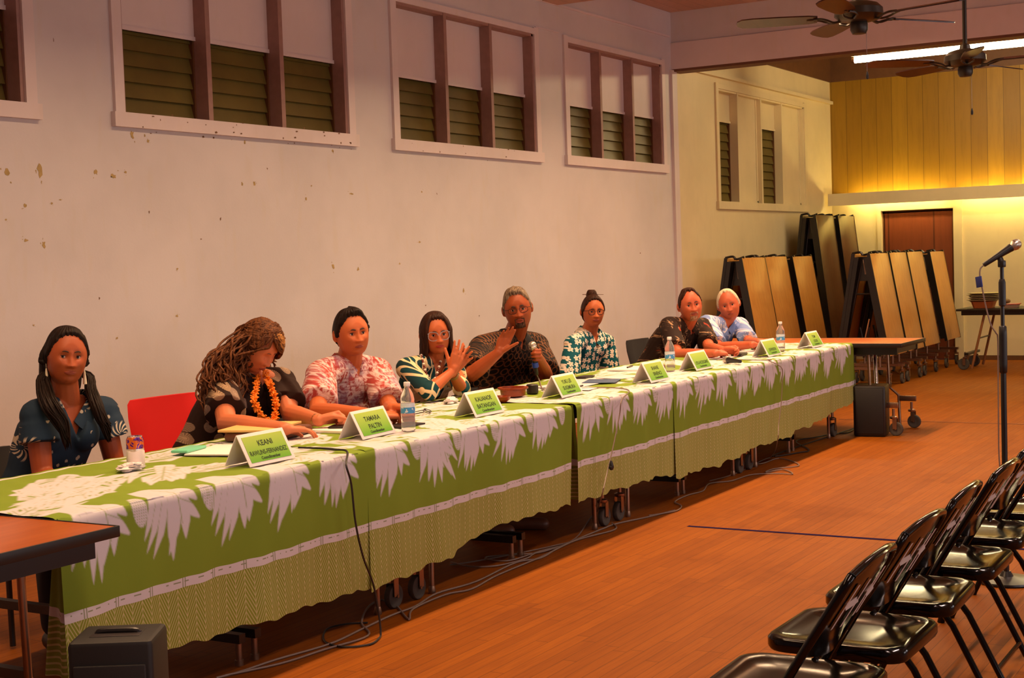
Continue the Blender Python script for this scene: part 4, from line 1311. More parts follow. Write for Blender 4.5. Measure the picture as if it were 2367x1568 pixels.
# ================================================================ kitchen table with trays at the right edge
_t = thing('folding_table', 'dark folding table at the right edge carrying stacked trays and tubs', 'table', (17.95, 3.10, 0), PI/2)
L_ = 2.1
MB().box((0, 0, .722), (L_, .74, .026), bevel=.003).build('tabletop', M['blackmetal'], _t)
MB().box((0, .30, .685), (L_-.1, .03, .055)).box((0, -.30, .685), (L_-.1, .03, .055)).box((L_/2-.07, 0, .685), (.03, .6, .055)).box((-L_/2+.07, 0, .685), (.03, .6, .055)).build('apron', M['blackmetal'], _t, smooth=False)
M['brownleg'] = plain('brown_painted_leg', rgb(140, 86, 44), .5)
for s in (-1, 1):
    for q in (-1, 1):
        MB().cyl((s*(L_/2-.32), q*.28, .70), (s*(L_/2-.16), q*.30, .02), .015, n=10).build('leg', M['brownleg'], _t)
    MB().cyl((s*(L_/2-.24), -.29, .38), (s*(L_/2-.24), .29, .38), .010, n=8).build('stretcher', M['blackmetal'], _t)
    MB().box((s*(L_/2-.10), 0, .19), (.05, .62, .03)).build('foot_bar', M['blackmetal'], _t, smooth=False)
    for q in (-1, 1): caster(_t, s*(L_/2-.08), q*.28, 0 if s > 0 else PI, .07)
M['foil'] = plain('crumpled_foil_tray', rgb(190, 176, 140), .35, .6, var=.25, scale=30)
M['tub'] = plain('orange_food_tub', rgb(196, 104, 48), .5, var=.1)
M['redtub'] = plain('red_plastic_rim', rgb(190, 40, 22), .4)
M['clear'] = plain('milky_tub', rgb(206, 170, 140), .5)
ZK = .737
def tray(name, loc, sx, sy, h, m, label, cat, grp=None, rim=None):
    t = thing(name, label, cat, loc, .05, grp)
    b = MB(); rs = []
    for z, k in ((0, .82), (h, 1.0), (h, 1.06), (h+.004, 1.06), (h+.004, .97), (.008, .80)):
        rs.append([Vector((x*sx/2*k, y*sy/2*k, z)) for x, y in ((1, .8), (.8, 1), (-.8, 1), (-1, .8), (-1, -.8), (-.8, -1), (.8, -1), (1, -.8))])
    b.loft(rs).build('tray_body', m, t, auto=30)
    if rim: MB().tube([(x*sx/2*1.05, y*sy/2*1.05, h) for x, y in ((1, .8), (.8, 1), (-.8, 1), (-1, .8), (-1, -.8), (-.8, -1), (.8, -1), (1, -.8), (1, .8))], .006, 6).build('rim', rim, t)
    return t
tray('food_tub', (17.85, 3.88, ZK), .30, .26, .075, M['tub'], 'orange-brown food tub under the stack of foil trays', 'tub')
for k in range(5):
    tray('foil_tray', (17.85+.01*(k % 2), 3.88-.012*(k % 3), ZK+.080+k*.020), .37, .33, .018, M['foil'], 'crumpled foil tray, %s of the stack at the right edge' % ['lowest', 'second from the bottom', 'middle one', 'second from the top', 'topmost'][k], 'tray', 'stacked foil trays')
tray('food_tub', (17.8, 3.56, ZK), .22, .2, .045, M['clear'], 'low pale tub right of the foil tray stack', 'tub', rim=M['redtub'])
tray('food_tub', (17.9, 3.22, ZK), .34, .30, .07, M['clear'], 'wide pale tub with a red rim at the right picture edge', 'tub', rim=M['redtub'])
_o = MB().ball((0, 0, .03), (.07, .05, .03), 16, 10).build('wrapped_bundle', M['brownwood'], loc=(17.75, 3.60, ZK+.05)); tag(_o, 'small brown bundle lying on the low pale tub', 'bundle')
_o = MB().ball((0, 0, .035), (.10, .08, .045), 16, 10).ball((.02, -.09, .035), (.06, .06, .04), 12, 8).build('leafy_bundle', plain('dark_green_leaves', rgb(44, 60, 30), .7, var=.4, scale=30), loc=(18.0, 3.22, ZK+.08)); tag(_o, 'dark green bundle resting on the red-rimmed tub', 'bundle')
# chairs beyond that table
_c = folding_chair('dark folding chair standing behind the tray table at the right edge', (17.3, 2.85, 0), PI*.55, 'dark chairs by the tray table', mark=False)

# chairs of the seated people
M['redcloth'] = plain('red_cloth_cover', rgb(214, 8, 6), .8, var=.12, scale=3)
def back_chair(label, loc, rotz, m, top=.90, w=.46, name='chair', group='chairs of the seated people'):
    t = thing(name, label, 'chair', loc, rotz, group)
    MB().box((0, 0, .435), (w, .44, .05), bevel=.015).build('seat', m, t)
    b = MB(); rs = []
    for z, k, y in ((.50, .90, -.205), (.60, .96, -.215), (top-.09, 1.0, -.24), (top-.02, .97, -.25), (top, .90, -.252)):
        rs.append([Vector((x*w/2*k, y-.02*(1-x*x)+q, z)) for x, q in [(-1, .0), (-.9, -.016), (-.5, -.018), (0, -.018), (.5, -.018), (.9, -.016), (1, 0), (.9, .014), (.5, .016), (0, .016), (-.5, .016), (-.9, .014)]])
    b.loft(rs).build('backrest', m, t, auto=60)
    for s in (-1, 1):
        MB().tube([(s*(w/2-.02), .19, .41), (s*(w/2-.01), .21, .01)], .012, 8).build('leg', M['blackmetal'], t)
        MB().tube([(s*(w/2-.02), -.24, .60), (s*(w/2-.02), -.20, .41), (s*(w/2-.01), -.24, .01)], .012, 8).build('leg', M['blackmetal'], t)
    return t
FY = PI   # sitters look toward -y
SEATS = dict(p1=(4.20, 4.86), p3=(6.42, 4.84), p4=(7.06, 4.86), p5=(8.33, 4.88), p6=(9.72, 5.12), p7=(11.15, 4.72), p8=(12.05, 4.66))
# ================================================================ people
def skin_mat(name, c, c2):
    t = NT(name, .5, spec=.35)
    t.b.inputs['Subsurface Weight'].default_value = .0
    n = t.noise(t.coord(), 9, 3)
    t.color(t.mix(n, c, c2)); t.bump(t.noise(t.coord(), 160, 2), .08, .001)
    return t.m
def hair_mat(name, c, c2, rough=.6):
    t = NT(name, rough, spec=.18)
    n = t.noise(t.mapping(t.coord(), scale=(90, 90, 14)), 1, 3, .6)
    t.color(t.mix(t.step(n, .35, .7), c, c2)); t.bump(n, .5, .004)
    return t.m
def sphere_dir(az, el):
    return Vector((math.sin(az)*math.cos(el), math.cos(az)*math.cos(el), math.sin(el)))
def g(x, m, s): return math.exp(-((x-m)/s)**2)
def head_point(az, el, f):
    """surface of the head; x right, y forward, z up, eyes at z = 0, chin about -.115, crown .12"""
    d = sphere_dir(az, el)
    x, y, z = .0835*d.x, .101*d.y, .119*d.z
    jaw = f.get('jaw', 1.0)
    if z < 0:
        t = -z/.119
        ce = max(1e-4, math.cos(el))
        x *= ce**(-.40)*(1-(.16 if jaw < 1.15 else .08)*t)
        if y > 0: y *= ce**(-.30)
        if y > 0: y *= 1-.10*t**2
        else: y *= 1-.55*t**1.1
    if z > 0 and y < 0: y *= 1.04
    fr = max(0, d.y)
    if y > 0:
        # flatter face plane
        y = .098*(1-(1-min(1, y/.098))*.82) if d.y > .25 else y
        y = min(y, .0905)
        if d.y <= .25: y = y+.0*fr
    if d.y > 0:
        y += .006*g(z, .030, .020)*g(x, 0, .045)                    # brow
        for s in (-1, 1):
            y -= .012*g(x, s*.031, .017)*g(z, .0, .013)             # sockets
            y += .006*g(x, s*.043, .020)*g(z, -.030, .020)          # cheeks
        nose = 0
        if -.058 < z < .024:
            h = (.024-z)/.066
            nose = (.004+.023*min(1, h)**1.2) if z > -.040 else (.027*max(0, 1-((-.040-z)/.010)**2)) if z > -.050 else 0
            y += nose*g(x, 0, .0095+.0045*min(1, h)*f.get('nose', 1.0))
            y += .009*(g(x, .0135*f.get('nose', 1.0), .0065)+g(x, -.0135*f.get('nose', 1.0), .0065))*g(z, -.0385, .0075)
        y += .0065*g(x, 0, .024)*g(z, -.067, .013)                  # mouth mound
        y -= .0035*g(x, 0, .022)*g(z, -.0675, .0028)                # lip line
        y -= .004*g(x, 0, .022)*g(z, -.083, .006)
        y += .009*g(x, 0, .022)*g(z, -.102, .014)                   # chin
    return Vector((x, y, z))
def head_grid(f, na=92, ne=70, off=None, el0=-88):
    rings = []
    for i in range(ne+1):
        el = math.radians(el0+(176/1.0 if el0 < -80 else 88-el0)*i/ne)
        r = []
        for k in range(na):
            az = 2*PI*k/na
            p = head_point(az, el, f)
            if off is not None:
                o = off(az if az <= PI else az-2*PI, el)
                n = Vector((p.x/.0765**2, p.y/.098**2, p.z/.121**2)).normalized()
                p = p+n*o
            r.append(p)
        rings.append(r)
    return rings
def ss(a, b, x):
    t = min(1, max(0, (x-a)/(b-a))); return t*t*(3-2*t)
def hairline(az, kind):
    """elevation (deg) above which hair grows, by azimuth in deg"""
    a = abs(az)
    T = {'short': [(0, 50), (25, 51), (42, 44), (55, 28), (68, 22), (78, -2), (86, -8), (95, 10), (108, 8), (120, -22), (150, -42), (180, -46)],
         'recede': [(0, 57), (20, 66), (35, 62), (50, 34), (66, 24), (78, 0), (86, -8), (95, 10), (108, 8), (120, -22), (150, -42), (180, -46)],
         'long': [(0, 50), (25, 48), (45, 38), (60, 22), (75, 2), (90, -20), (120, -40), (180, -50)],
         'bald': [(0, 62), (20, 68), (35, 66), (50, 46), (66, 24), (78, 0), (86, -10), (95, 8), (108, 8), (120, -22), (150, -42), (180, -46)]}[kind]
    for (a0, e0), (a1, e1) in zip(T[:-1], T[1:]):
        if a0 <= a <= a1: return e0+(e1-e0)*(a-a0)/(a1-a0)
    return T[-1][1]
def hair_cap(f, kind, thick=.012, top=0.0, seed=1, lift=None):
    rs = random.Random(seed)
    ph = [rs.uniform(0, 6.3) for _ in range(6)]
    def off(az, el):
        A, E_ = math.degrees(az), math.degrees(el)
        m = ss(-2.5, 3.5, E_-hairline(A, kind)-1.8*math.sin(A*.35+ph[0])-1.0*math.sin(A*.9+ph[1]))
        t = thick+top*ss(20, 75, E_)
        if lift: t += lift(A, E_)
        t *= 1+(.10*math.sin(A*.5+ph[2]+E_*.06)+.07*math.sin(A*1.1+ph[3]))*(1-ss(66, 84, E_))
        return -.006+(t+.006)*m
    return MB().loft(head_grid(f, 96, 64, off))

def tube_locks(mb, paths, r0, r1, n=6, flat=.55):
    for P in paths:
        m = len(P); R = [r0+(r1-r0)*(i/(m-1)) for i in range(m)]
        R[0] *= .6; R[-1] = max(.0008, R[-1]*.3)
        mb.tube(P, R, n, flat=flat)

def hand(mb, Wp, d, n, side, curl=(15, 18, 20, 24), spread=.10, thumb=(40, 20), s=1.0):
    d = Vector(d).normalized(); n = Vector(n); n = (n-d*n.dot(d)).normalized()
    xt = d.cross(n) if side == 'R' else n.cross(d)
    Wp = Vector(Wp)
    mb.capsule(Wp-d*.01, Wp+d*.02*s, .0245*s, .024*s)
    kx = (.0300, .0105, -.0100, -.0290); ky = (.088, .092, .087, .077); fl_ = (.074, .082, .076, .060)
    for i in range(4):
        K = Wp+(d*ky[i]+xt*kx[i])*s
        mb.capsule(Wp+(d*.012+xt*kx[i]*.55)*s, K, .0150*s, .0118*s, 10)
        ang = 0; dd = (d+xt*spread*(1.5-i)*.8).normalized(); p = K
        for seg, fr_ in enumerate((.45, .30, .25)):
            ang += math.radians(curl[i])*(1.0 if seg else .9)
            v = (dd*math.cos(ang)+n*math.sin(ang)).normalized()
            q = p+v*fl_[i]*fr_*s
            mb.capsule(p, q, (.0092-.0008*seg)*s, (.0086-.0010*seg)*s, 10); p = q
    # thenar + thumb
    a, b = math.radians(thumb[0]), math.radians(thumb[1])
    T0 = Wp+(d*.018+xt*.016+n*.006)*s
    v1 = (d*math.cos(a)+xt*math.sin(a)+n*.25).normalized()
    T1 = T0+v1*.044*s
    mb.capsule(T0, T1, .0165*s, .0128*s, 10)
    v2 = (v1*math.cos(b)+(n*.6+d*.6).normalized()*math.sin(b)).normalized()
    T2 = T1+v2*.034*s; mb.capsule(T1, T2, .0112*s, .0100*s, 10)
    v3 = (v2*math.cos(b)+(n*.6+d*.6).normalized()*math.sin(b)).normalized()
    mb.capsule(T2, T2+v3*.026*s, .0100*s, .0084*s, 10)

def at(px, py, Y):
    return unY(px, py, Y)

def elli_ring(c, ax, ay, a, b, n=28, sq=.85):
    r = []
    for k in range(n):
        t = 2*PI*k/n
        cx, sy = math.cos(t), math.sin(t)
        r.append(c+ax*(a*math.copysign(abs(cx)**sq, cx))+ay*(b*math.copysign(abs(sy)**sq, sy)))
    return r

def person(label, base, S):
    """S: dict of world-space joints and looks"""
    root = thing('person', label, 'person', base)
    O = Vector(base)
    L = lambda p: Vector(p)-O
    hs = S.get('hs', 1.0)
    f = S.get('face', {})
    hc = L(S['head'])
    az_cam = math.atan2(-S['head'][1], -S['head'][0])
    yaw = az_cam+math.radians(S.get('turn', 0))
    fw = Vector((math.cos(yaw), math.sin(yaw), 0)); rt = Vector((fw.y, -fw.x, 0)); up = Vector((0, 0, 1))
    p = math.radians(S.get('pitch', 0))
    fw2 = fw*math.cos(p)-up*math.sin(p); up2 = up*math.cos(p)+fw*math.sin(p)
    rl = math.radians(S.get('roll', 0))
    rt3 = rt*math.cos(rl)+up2*math.sin(rl); up3 = up2*math.cos(rl)-rt*math.sin(rl)
    HR = Matrix((rt3, fw2, up3)).transposed()
    H = lambda v: hc+HR @ (Vector(v)*hs)
    # ---- torso frame
    tf = math.radians(S.get('torso', -95))
    tfw = Vector((math.cos(tf), math.sin(tf), 0)); trt = Vector((tfw.y, -tfw.x, 0))
    N = L(S['neck']); P0 = L(S['pelvis'])
    w = S.get('build', 1.0); dp = S.get('depth', w)
    SR, SL = L(S['SR']), L(S['SL'])
    sx = (SL-SR); sx = -sx.normalized() if True else sx
    levels = [(0.0, .172, .125), (.18, .165, .125), (.38, .150, .115+.02*S.get('belly', 0)), (.58, .160, .118+.01*S.get('belly', 0)), (.76, .172, .115), (.88, .160, .095), (.955, .115, .072), (1.0, .062, .056)]
    axis = N-P0; sp = S.get('curve', 0.03)
    def torso(infl, top=True, lo=0):
        rings = []
        for q, a, b in levels[lo:]:
            c = P0+axis*q-tfw*sp*math.sin(q*PI)+tfw*.01*q
            ax = (trt*(1-q)+sx*q).normalized(); ay = ax.cross(Vector((0, 0, 1)))
            if ay.dot(tfw) < 0: ay = -ay
            ay = (ay - axis.normalized()*ay.dot(axis.normalized())).normalized()
            rings.append(elli_ring(c, ax, ay, a*w+infl, b*dp+infl))
        return rings
    B = MB()
    B.loft(torso(0))
    # neck into the skull
    nb = H((0, -.018, -.075)); nr = .052*S.get('neckw', 1.0)
    B.capsule(N-axis.normalized()*.03, nb, nr*1.22, nr*1.05)
    B.capsule(N-axis.normalized()*.01, SR, .054*w, .052*w).capsule(N, SL, .050*w, .052*w)
    for sd in ('R', 'L'):
        Sh, E_, Wr = L(S['S'+sd]), L(S['E'+sd]), L(S['W'+sd])
        aw = S.get('armw', 1.0)
        B.capsule(Sh, E_, .050*aw, .040*aw)
        mid = E_.lerp(Wr, .28)
        B.capsule(E_, mid, .041*aw, .042*aw).capsule(mid, Wr, .042*aw, .0265*aw)
        hd = S.get('H'+sd)
        if hd: hand(B, Wr, hd[0], hd[1], sd, **(hd[2] if len(hd) > 2 else {}))
    # legs
    for sd, s in (('R', -1), ('L', 1)):
        hip = P0+trt*(-s)*(-.09)+Vector((0, 0, .0))
        hip = P0-trt*s*(-1)*.09 if False else P0+trt*(-.09*s if sd == 'L' else .09)
        K = L(S['K'+sd]) if 'K'+sd in S else hip+tfw*.40+Vector((0, 0, .0))
        A_ = L(S['F'+sd]) if 'F'+sd in S else Vector((K.x, K.y, 0))+tfw*.03+Vector((0, 0, .09-O.z))
        B.capsule(hip, K, .080*w, .056).capsule(K, K.lerp(A_, .35), .054, .052).capsule(K.lerp(A_, .35), A_, .052, .034)
        ft = S.get('footdir', tfw); ft = Vector(ft).normalized()
        B.capsule(A_-Vector((0, 0, .045))-ft*.04, A_-Vector((0, 0, .055))+ft*.12, .033, .026)
        S['_hip'+sd], S['_K'+sd], S['_A'+sd] = hip, K, A_
    # head and ears
    B.loft([[H(v) for v in r] for r in head_grid(f)])
    for s in (-1, 1):
        er = []
        for k in range(9):
            a = PI*k/8
            er.append(H((s*(.083+.010*math.sin(a)), -.010-.010*math.sin(a)+.004*math.cos(a), .004+.030*math.cos(a)-.008)))
        B.tube(er, [.005*hs]+[.0068*hs]*7+[.006*hs], 8)
        B.ball(H((s*.083, -.008, -.008)), .013*hs, 10, 8)
    V, F = remesh(B, S.get('voxel', .0045), 3, .4)
    mb = MB(); mb.v = [tuple(v) for v in V]; mb.f = F; mb.mi = [0]*len(F)
    body = mb.build('body', S['skin'], root, auto=None)
    # ---- eyes, brows, lips
    look = S.get('look', (0, 0))
    eyem = [M['sclera'], M['iris'], M['pupil']]
    for s in (-1, 1):
        if S.get('closed'):
            pts = [H((s*.031+.014*u, .0845-.004*abs(u), -.006-.004*(1-u*u))) for u in (-1, -.5, 0, .5, 1)]
            MB().tube(pts, .0016*hs, 6).build('eyelashes', M['lash'], root); continue
        c = Vector((s*.0315, .0712, -.001)); rr = .0146
        gz = Vector((math.sin(math.radians(look[0])), math.cos(math.radians(look[0])), math.sin(math.radians(look[1])))).normalized()
        R = Matrix((gz.orthogonal().normalized(), gz.cross(gz.orthogonal().normalized()), gz)).transposed()
        e = MB(); rings = []; 
        angs = [175, 150, 120, 90, 60, 40, 23, 22.5, 10.5, 10, 1]
        for a in angs:
            a = math.radians(a)
            rings.append([H(c+R @ Vector((rr*math.sin(a)*math.cos(2*PI*k/20), rr*math.sin(a)*math.sin(2*PI*k/20), rr*math.cos(a)))) for k in range(20)])
        nfb = 0
        for i in range(len(rings)-1):
            e.loft([rings[i], rings[i+1]], mi=0 if i < 6 else (1 if i < 8 else 2), caps=(i == len(rings)-2 or i == 0))
        e.build('eye', eyem, root, auto=None)
        # lids: skin shells above and below
        ld = MB(); sm = S.get('squint', .0)
        for sgn, op in ((1, .0058-sm*.002), (-1, .0056-sm*.002)):
            rings = []
            for j in range(7):
                b = math.asin(min(.98, op/rr))+(PI/2.1-math.asin(min(.98, op/rr)))*j/6
                rings.append([H(c+Vector((math.sin(a)*math.cos(b)*(rr+.0012), math.cos(a)*math.cos(b)*(rr+.0012), sgn*math.sin(b)*(rr+.0012)))) for a in [math.radians(-78+156*k/12) for k in range(13)]])
            ld.loft(rings, closed=False, caps=False)
        ld.build('eyelid', S['skin'], root, auto=None)
        lp = MB(); pts = [H(c+Vector((math.sin(a)*(rr+.0016)*.92, math.cos(a)*(rr+.0016)*.92, (.0062-sm*.002)*math.cos(a*.9)))) for a in [math.radians(-72+144*k/10) for k in range(11)]]
        lp.tube(pts, .0014*hs*S.get('lash', 1), 5).build('eyelashes', M['lash'], root)
    for s in (-1, 1):
        bw = S.get('brow', 1.0); pts = []
        for u in (0, .25, .5, .75, 1):
            x = s*(.014+.034*u); z = .019+.007*math.sin(u*2.2)-.004*u+S.get('browz', 0)
            d = math.atan2(x/.0765, 1); pp = head_point(math.atan2(x, .09), math.asin(max(-1, min(1, z/.121))), f)
            pts.append(H((pp.x, pp.y+.0012, pp.z)))
        MB().tube(pts, [.0030*bw*hs, .0044*bw*hs, .0044*bw*hs, .0034*bw*hs, .0016*hs], 8, flat=.7).build('eyebrow', S.get('browmat', M['lash']), root)
    mo = S.get('mouth', 'closed'); smile = S.get('smile', 0.0)
    lw = .0235*(1+.18*smile)
    for up_, nm in ((1, 'upper_lip'), (-1, 'lower_lip')):
        pts = []; R = []
        for k in range(13):
            u = -1+k/6
            gap = .0 if mo == 'closed' else .007*(1-u*u)
            z = -.0675+up_*(.0030+gap)*(1-u*u)**.7-.0008+smile*.008*u*u
            if up_ > 0: z += .0012*(g(abs(u), .25, .2)-1)*(1-u*u)
            az_ = math.atan2(u*lw/.0765, .0905/.098)
            yy = head_point(math.asin(max(-.99, min(.99, u*lw/(.0765*math.cos(math.asin(.56))))))*.98, math.asin(max(-1, z/.121)), f)
            pts.append(H((u*lw, yy.y+.0006, z))); R.append((.0014+.0036*(1-u*u)**.8*(1.15 if up_ < 0 else .9))*hs)
        MB().tube(pts, R, 8, flat=1.0).build(nm, S.get('lips', M['lips']), root)
    if mo != 'closed':
        MB().ball(H((0, .083, -.0675)), (.016*hs, .006*hs, .006*hs), 14, 8, M=HR).build('mouth_opening', M['mouthdark'], root)
    S.update(_H=H, _HR=HR, _root=root, _O=O, _N=N, _P0=P0, _axis=axis, _tfw=tfw, _trt=trt, _torso=torso, _f=f, _hs=hs, _w=w, _sx=sx, _dp=dp, _sp=sp)
    return root

def shirt(S, m, sleeve=.62, voxel=.007, infl=.016, flare=.014, vneck=0.0, vwide=.5, name='shirt', long=False, collar=True, bust=0.0, hem=0, placket=True, pocket=False, folds=.004, cm=None):
    root, O, w = S['_root'], S['_O'], S['_w']
    L = lambda p: Vector(p)-O
    C = MB()
    C.loft(S['_torso'](infl, lo=hem))
    N, P0, axis, tfw, trt = S['_N'], S['_P0'], S['_axis'], S['_tfw'], S['_trt']
    SR, SL = L(S['SR']), L(S['SL'])
    C.capsule(N-axis*.035, SR, .050*w+infl*.6, .056*w+infl).capsule(N-axis*.035, SL, .050*w+infl*.6, .056*w+infl)
    if bust:
        for s in (-1, 1):
            C.ball(P0+axis*.70+tfw*(.085*bust)+trt*s*.078, (.075, .075, .08), 16, 12)
    if S.get('belly'):
        C.ball(P0+axis*.32+tfw*.06, (.15*w, .12*w, .17), 18, 12)
    aw = S.get('armw', 1.0)
    for sd in ('R', 'L'):
        Sh, E_, Wr = L(S['S'+sd]), L(S['E'+sd]), L(S['W'+sd])
        sl = S.get('sleeve'+sd, sleeve)
        if sl <= 1:
            q = Sh.lerp(E_, sl)
            r0, r1 = .052*w+infl, .046*aw+infl+flare
            C.capsule(Sh, Sh.lerp(q, .5), r0, (r0+r1)/2)
            C.cyl(Sh.lerp(q, .3), q, (r0+r1)/2-.002, r1, n=20)
        else:
            q = E_.lerp(Wr, sl-1)
            C.capsule(Sh, E_, .052*w+infl, .046*aw+infl)
            C.ball(E_, .046*aw+infl, 14, 10)
            C.cyl(E_, q, .044*aw+infl, .036*aw+infl+flare, n=20)
    V, F = remesh(C, voxel, 4, .5)
    # cloth folds
    rs = random.Random(len(V)); 
    k = [(rs.uniform(18, 34), rs.uniform(-14, 14), rs.uniform(-30, 30), rs.uniform(0, 6.3)) for _ in range(4)]
    D = sum(np.sin(V[:, 0]*a+V[:, 1]*b+V[:, 2]*c+d) for a, b, c, d in k)/4
    c0 = np.array(P0+axis*.5); dirv = V-c0; dirv[:, 2] *= .2
    dirv /= np.linalg.norm(dirv, axis=1)[:, None]+1e-9
    V = V+dirv*(D[:, None]*folds*1.6)
    # neckline: sink the cloth under the skin inside a V at the front
    if vneck:
        Nn = np.array(N); T = np.array(tfw); Rr = np.array(trt); Ax = np.array(axis.normalized())
        rel = V-Nn
        fwd = rel @ T; lat = rel @ Rr; dn = -(rel @ Ax)
        ins = (fwd > .0) & (dn < vneck) & (np.abs(lat) < (vneck-dn)*vwide+.002)
        depth = np.clip(((vneck-dn)*vwide-np.abs(lat))/.012, 0, 1)
        V[ins] -= T*(.045*depth[ins])[:, None]
    mb = MB(); mb.v = [tuple(v) for v in V]; mb.f = F; mb.mi = [0]*len(F)
    so = mb.build(name, m, root, auto=None)
    cm = cm or m
    if collar:
        Nn, up_ = N, axis.normalized()
        cw = S.get('collar', 1.0)
        for s in (-1, 1):
            # band from nape round to the throat, then a pointed flap over the chest
            rows = []
            K = 9
            for i in range(K+1):
                a = math.radians(180-(180-18)*i/K)
                dirn = tfw*math.cos(a)+trt*s*math.sin(a)
                rad = (.082*cw+.006*(1-abs(math.cos(a)))+(.010*ss(.6, 1, i/K)))*(.5+.5*S.get('neckw', 1.0))
                drop = .05*ss(.35, 1, i/K)*1.0
                top_ = Nn+dirn*rad*.90+up_*(.052-drop)
                out = .030+.030*ss(.6, 1, i/K)
                lo_ = Nn+dirn*(rad+.034+.016*ss(.5, 1, i/K))+up_*(.016-drop-out)
                rows.append((top_, lo_))
            # point of the collar
            tip = Nn+tfw*(.118*cw)+trt*s*(.062*cw)-up_*(.088+vneck*.25)
            rows[-1] = (Nn+tfw*(.098*cw)+trt*s*.010-up_*(.030+vneck*.35), tip)
            cl = MB()
            th = .0035
            vs = []
            for a_, b_ in rows: vs += [a_, a_.lerp(b_, .5)+(a_.lerp(b_, .5)-Nn).normalized()*.006, b_]
            n1 = len(vs)
            vs2 = [v+(v-(Nn-up_*.1)).normalized()*th for v in vs]
            fs = []
            for i in range(len(rows)-1):
                for j in range(2):
                    a = i*3+j; b = (i+1)*3+j
                    q = (a, b, b+1, a+1); q2 = tuple(x+n1 for x in q)
                    if s > 0: q = q[::-1]
                    else: q2 = q2[::-1]
                    fs += [q, q2]
            for i in range(len(rows)-1):
                for j in (0, 2):
                    a, b = i*3+j, (i+1)*3+j
                    fs.append((a, b, b+n1, a+n1))
            for i in (0, len(rows)-1):
                for j in range(2):
                    a = i*3+j; fs.append((a, a+1, a+1+n1, a+n1))
            cl.add(vs+vs2, fs).build('collar', cm, so, auto=50)
    return so

def trousers(S, m):
    C = MB(); P0 = S['_P0']
    C.loft(S['_torso'](.012)[:2]) if False else None
    C.ball(P0, (.17*S['_w'], .15*S['_w'], .12), 18, 12)
    for sd in 'RL':
        h, K, A_ = S['_hip'+sd], S['_K'+sd], S['_A'+sd]
        C.capsule(h, K, .092*S['_w'], .070).capsule(K, A_+Vector((0, 0, .03)), .068, .058)
    V, F = remesh(C, .010, 3)
    mb = MB(); mb.v = [tuple(v) for v in V]; mb.f = F; mb.mi = [0]*len(F)
    return mb.build('trousers', m, S['_root'], auto=None)
def shoes(S, m):
    for sd in 'RL':
        A_ = S['_A'+sd]; ft = Vector(S.get('footdir', S['_tfw'])).normalized()
        b = MB(); c = A_-Vector((0, 0, .052))
        b.capsule(c-ft*.05+Vector((0, 0, .004)), c+ft*.13-Vector((0, 0, .006)), .041, .034)
        b.build('shoe', m, S['_root'])
def spectacles(S, rim, w=.062, h=.042, r=.0018, cat=0.0, square=0, dz=-.003, temple=None, lens=True):
    H, hs, root = S['_H'], S['_hs'], S['_root']
    gm = glasses_mesh(MB(), w, h, r, cat, 0, square)
    y0 = .0985
    gm.v = [tuple(H((x, y0-.9*x*x*3, z+dz))) for x, y, z in gm.v]
    fr_ = gm.build('eyeglasses', rim, root)
    for s in (-1, 1):
        MB().tube([H((s*(.034+w/2*.90), y0-.012, dz+h*.28+cat*.4)), H((s*.081, .065, .006)), H((s*.0865, .02, .006)), H((s*.087, -.010, .004)), H((s*.086, -.024, -.014))], r*hs*1.1, 6).build('temple', temple or rim, fr_)
        if lens:
            ln = MB(); vs = [H((s*.034, y0-.9*.034**2*3, dz))]
            for k in range(20):
                a = 2*PI*k/20; x = s*.034+math.cos(a)*w/2*.86; z = math.sin(a)*h/2*.94
                vs.append(H((x, y0-.9*x*x*3, z+dz)))
            ln.add(vs, [(0, k+1, (k+1) % 20+1) for k in range(20)]).build('lens', M['lens'], fr_)

M['sclera'] = plain('eye_white', rgb(205, 180, 165), .2, var=.03)
M['iris'] = plain('brown_iris', rgb(48, 24, 12), .15)
M['pupil'] = plain('pupil', rgb(6, 4, 4), .08)
M['lash'] = plain('dark_brow_hair', rgb(34, 18, 10), .7)
M['greybrow'] = plain('grey_brow_hair', rgb(120, 96, 78), .7)
M['lips'] = plain('lips', rgb(150, 62, 44), .45)
M['redlips'] = plain('painted_lips', rgb(172, 44, 36), .35)
M['mouthdark'] = plain('mouth_inside', rgb(40, 8, 6), .5)
_t = NT('spectacle_lens', .03, spec=.6)
_t.b.inputs['Transmission Weight'].default_value = 1.0; _t.b.inputs['IOR'].default_value = 1.02; _t.color((.98, .98, .98, 1)); M['lens'] = _t.m
SK = dict(a=skin_mat('skin_warm_brown', rgb(176, 88, 48), rgb(160, 74, 38)), b=skin_mat('skin_fair', rgb(214, 128, 86), rgb(202, 110, 70)),
          c=skin_mat('skin_tan', rgb(200, 108, 60), rgb(188, 94, 50)), d=skin_mat('skin_deep_tan', rgb(164, 80, 38), rgb(150, 68, 30)),
          e=skin_mat('skin_ruddy', rgb(202, 106, 70), rgb(188, 88, 56)))
M['hairblack'] = hair_mat('black_hair', rgb(24, 14, 9), rgb(38, 22, 13))
M['hairbrown'] = hair_mat('dark_brown_hair', rgb(42, 20, 11), rgb(66, 34, 18))
M['haircurl'] = hair_mat('brown_curly_hair', rgb(74, 40, 20), rgb(120, 70, 36))
M['haircurl2'] = hair_mat('golden_curls', rgb(176, 116, 58), rgb(200, 146, 82))
M['hairgrey'] = hair_mat('grey_hair', rgb(86, 68, 54), rgb(150, 128, 104))
M['hairwhite'] = hair_mat('white_hair', rgb(206, 184, 150), rgb(232, 214, 184))
M['darkcloth'] = plain('dark_trouser_cloth', rgb(30, 26, 28), .85)
M['shoe'] = plain('dark_shoe', rgb(28, 20, 18), .5)

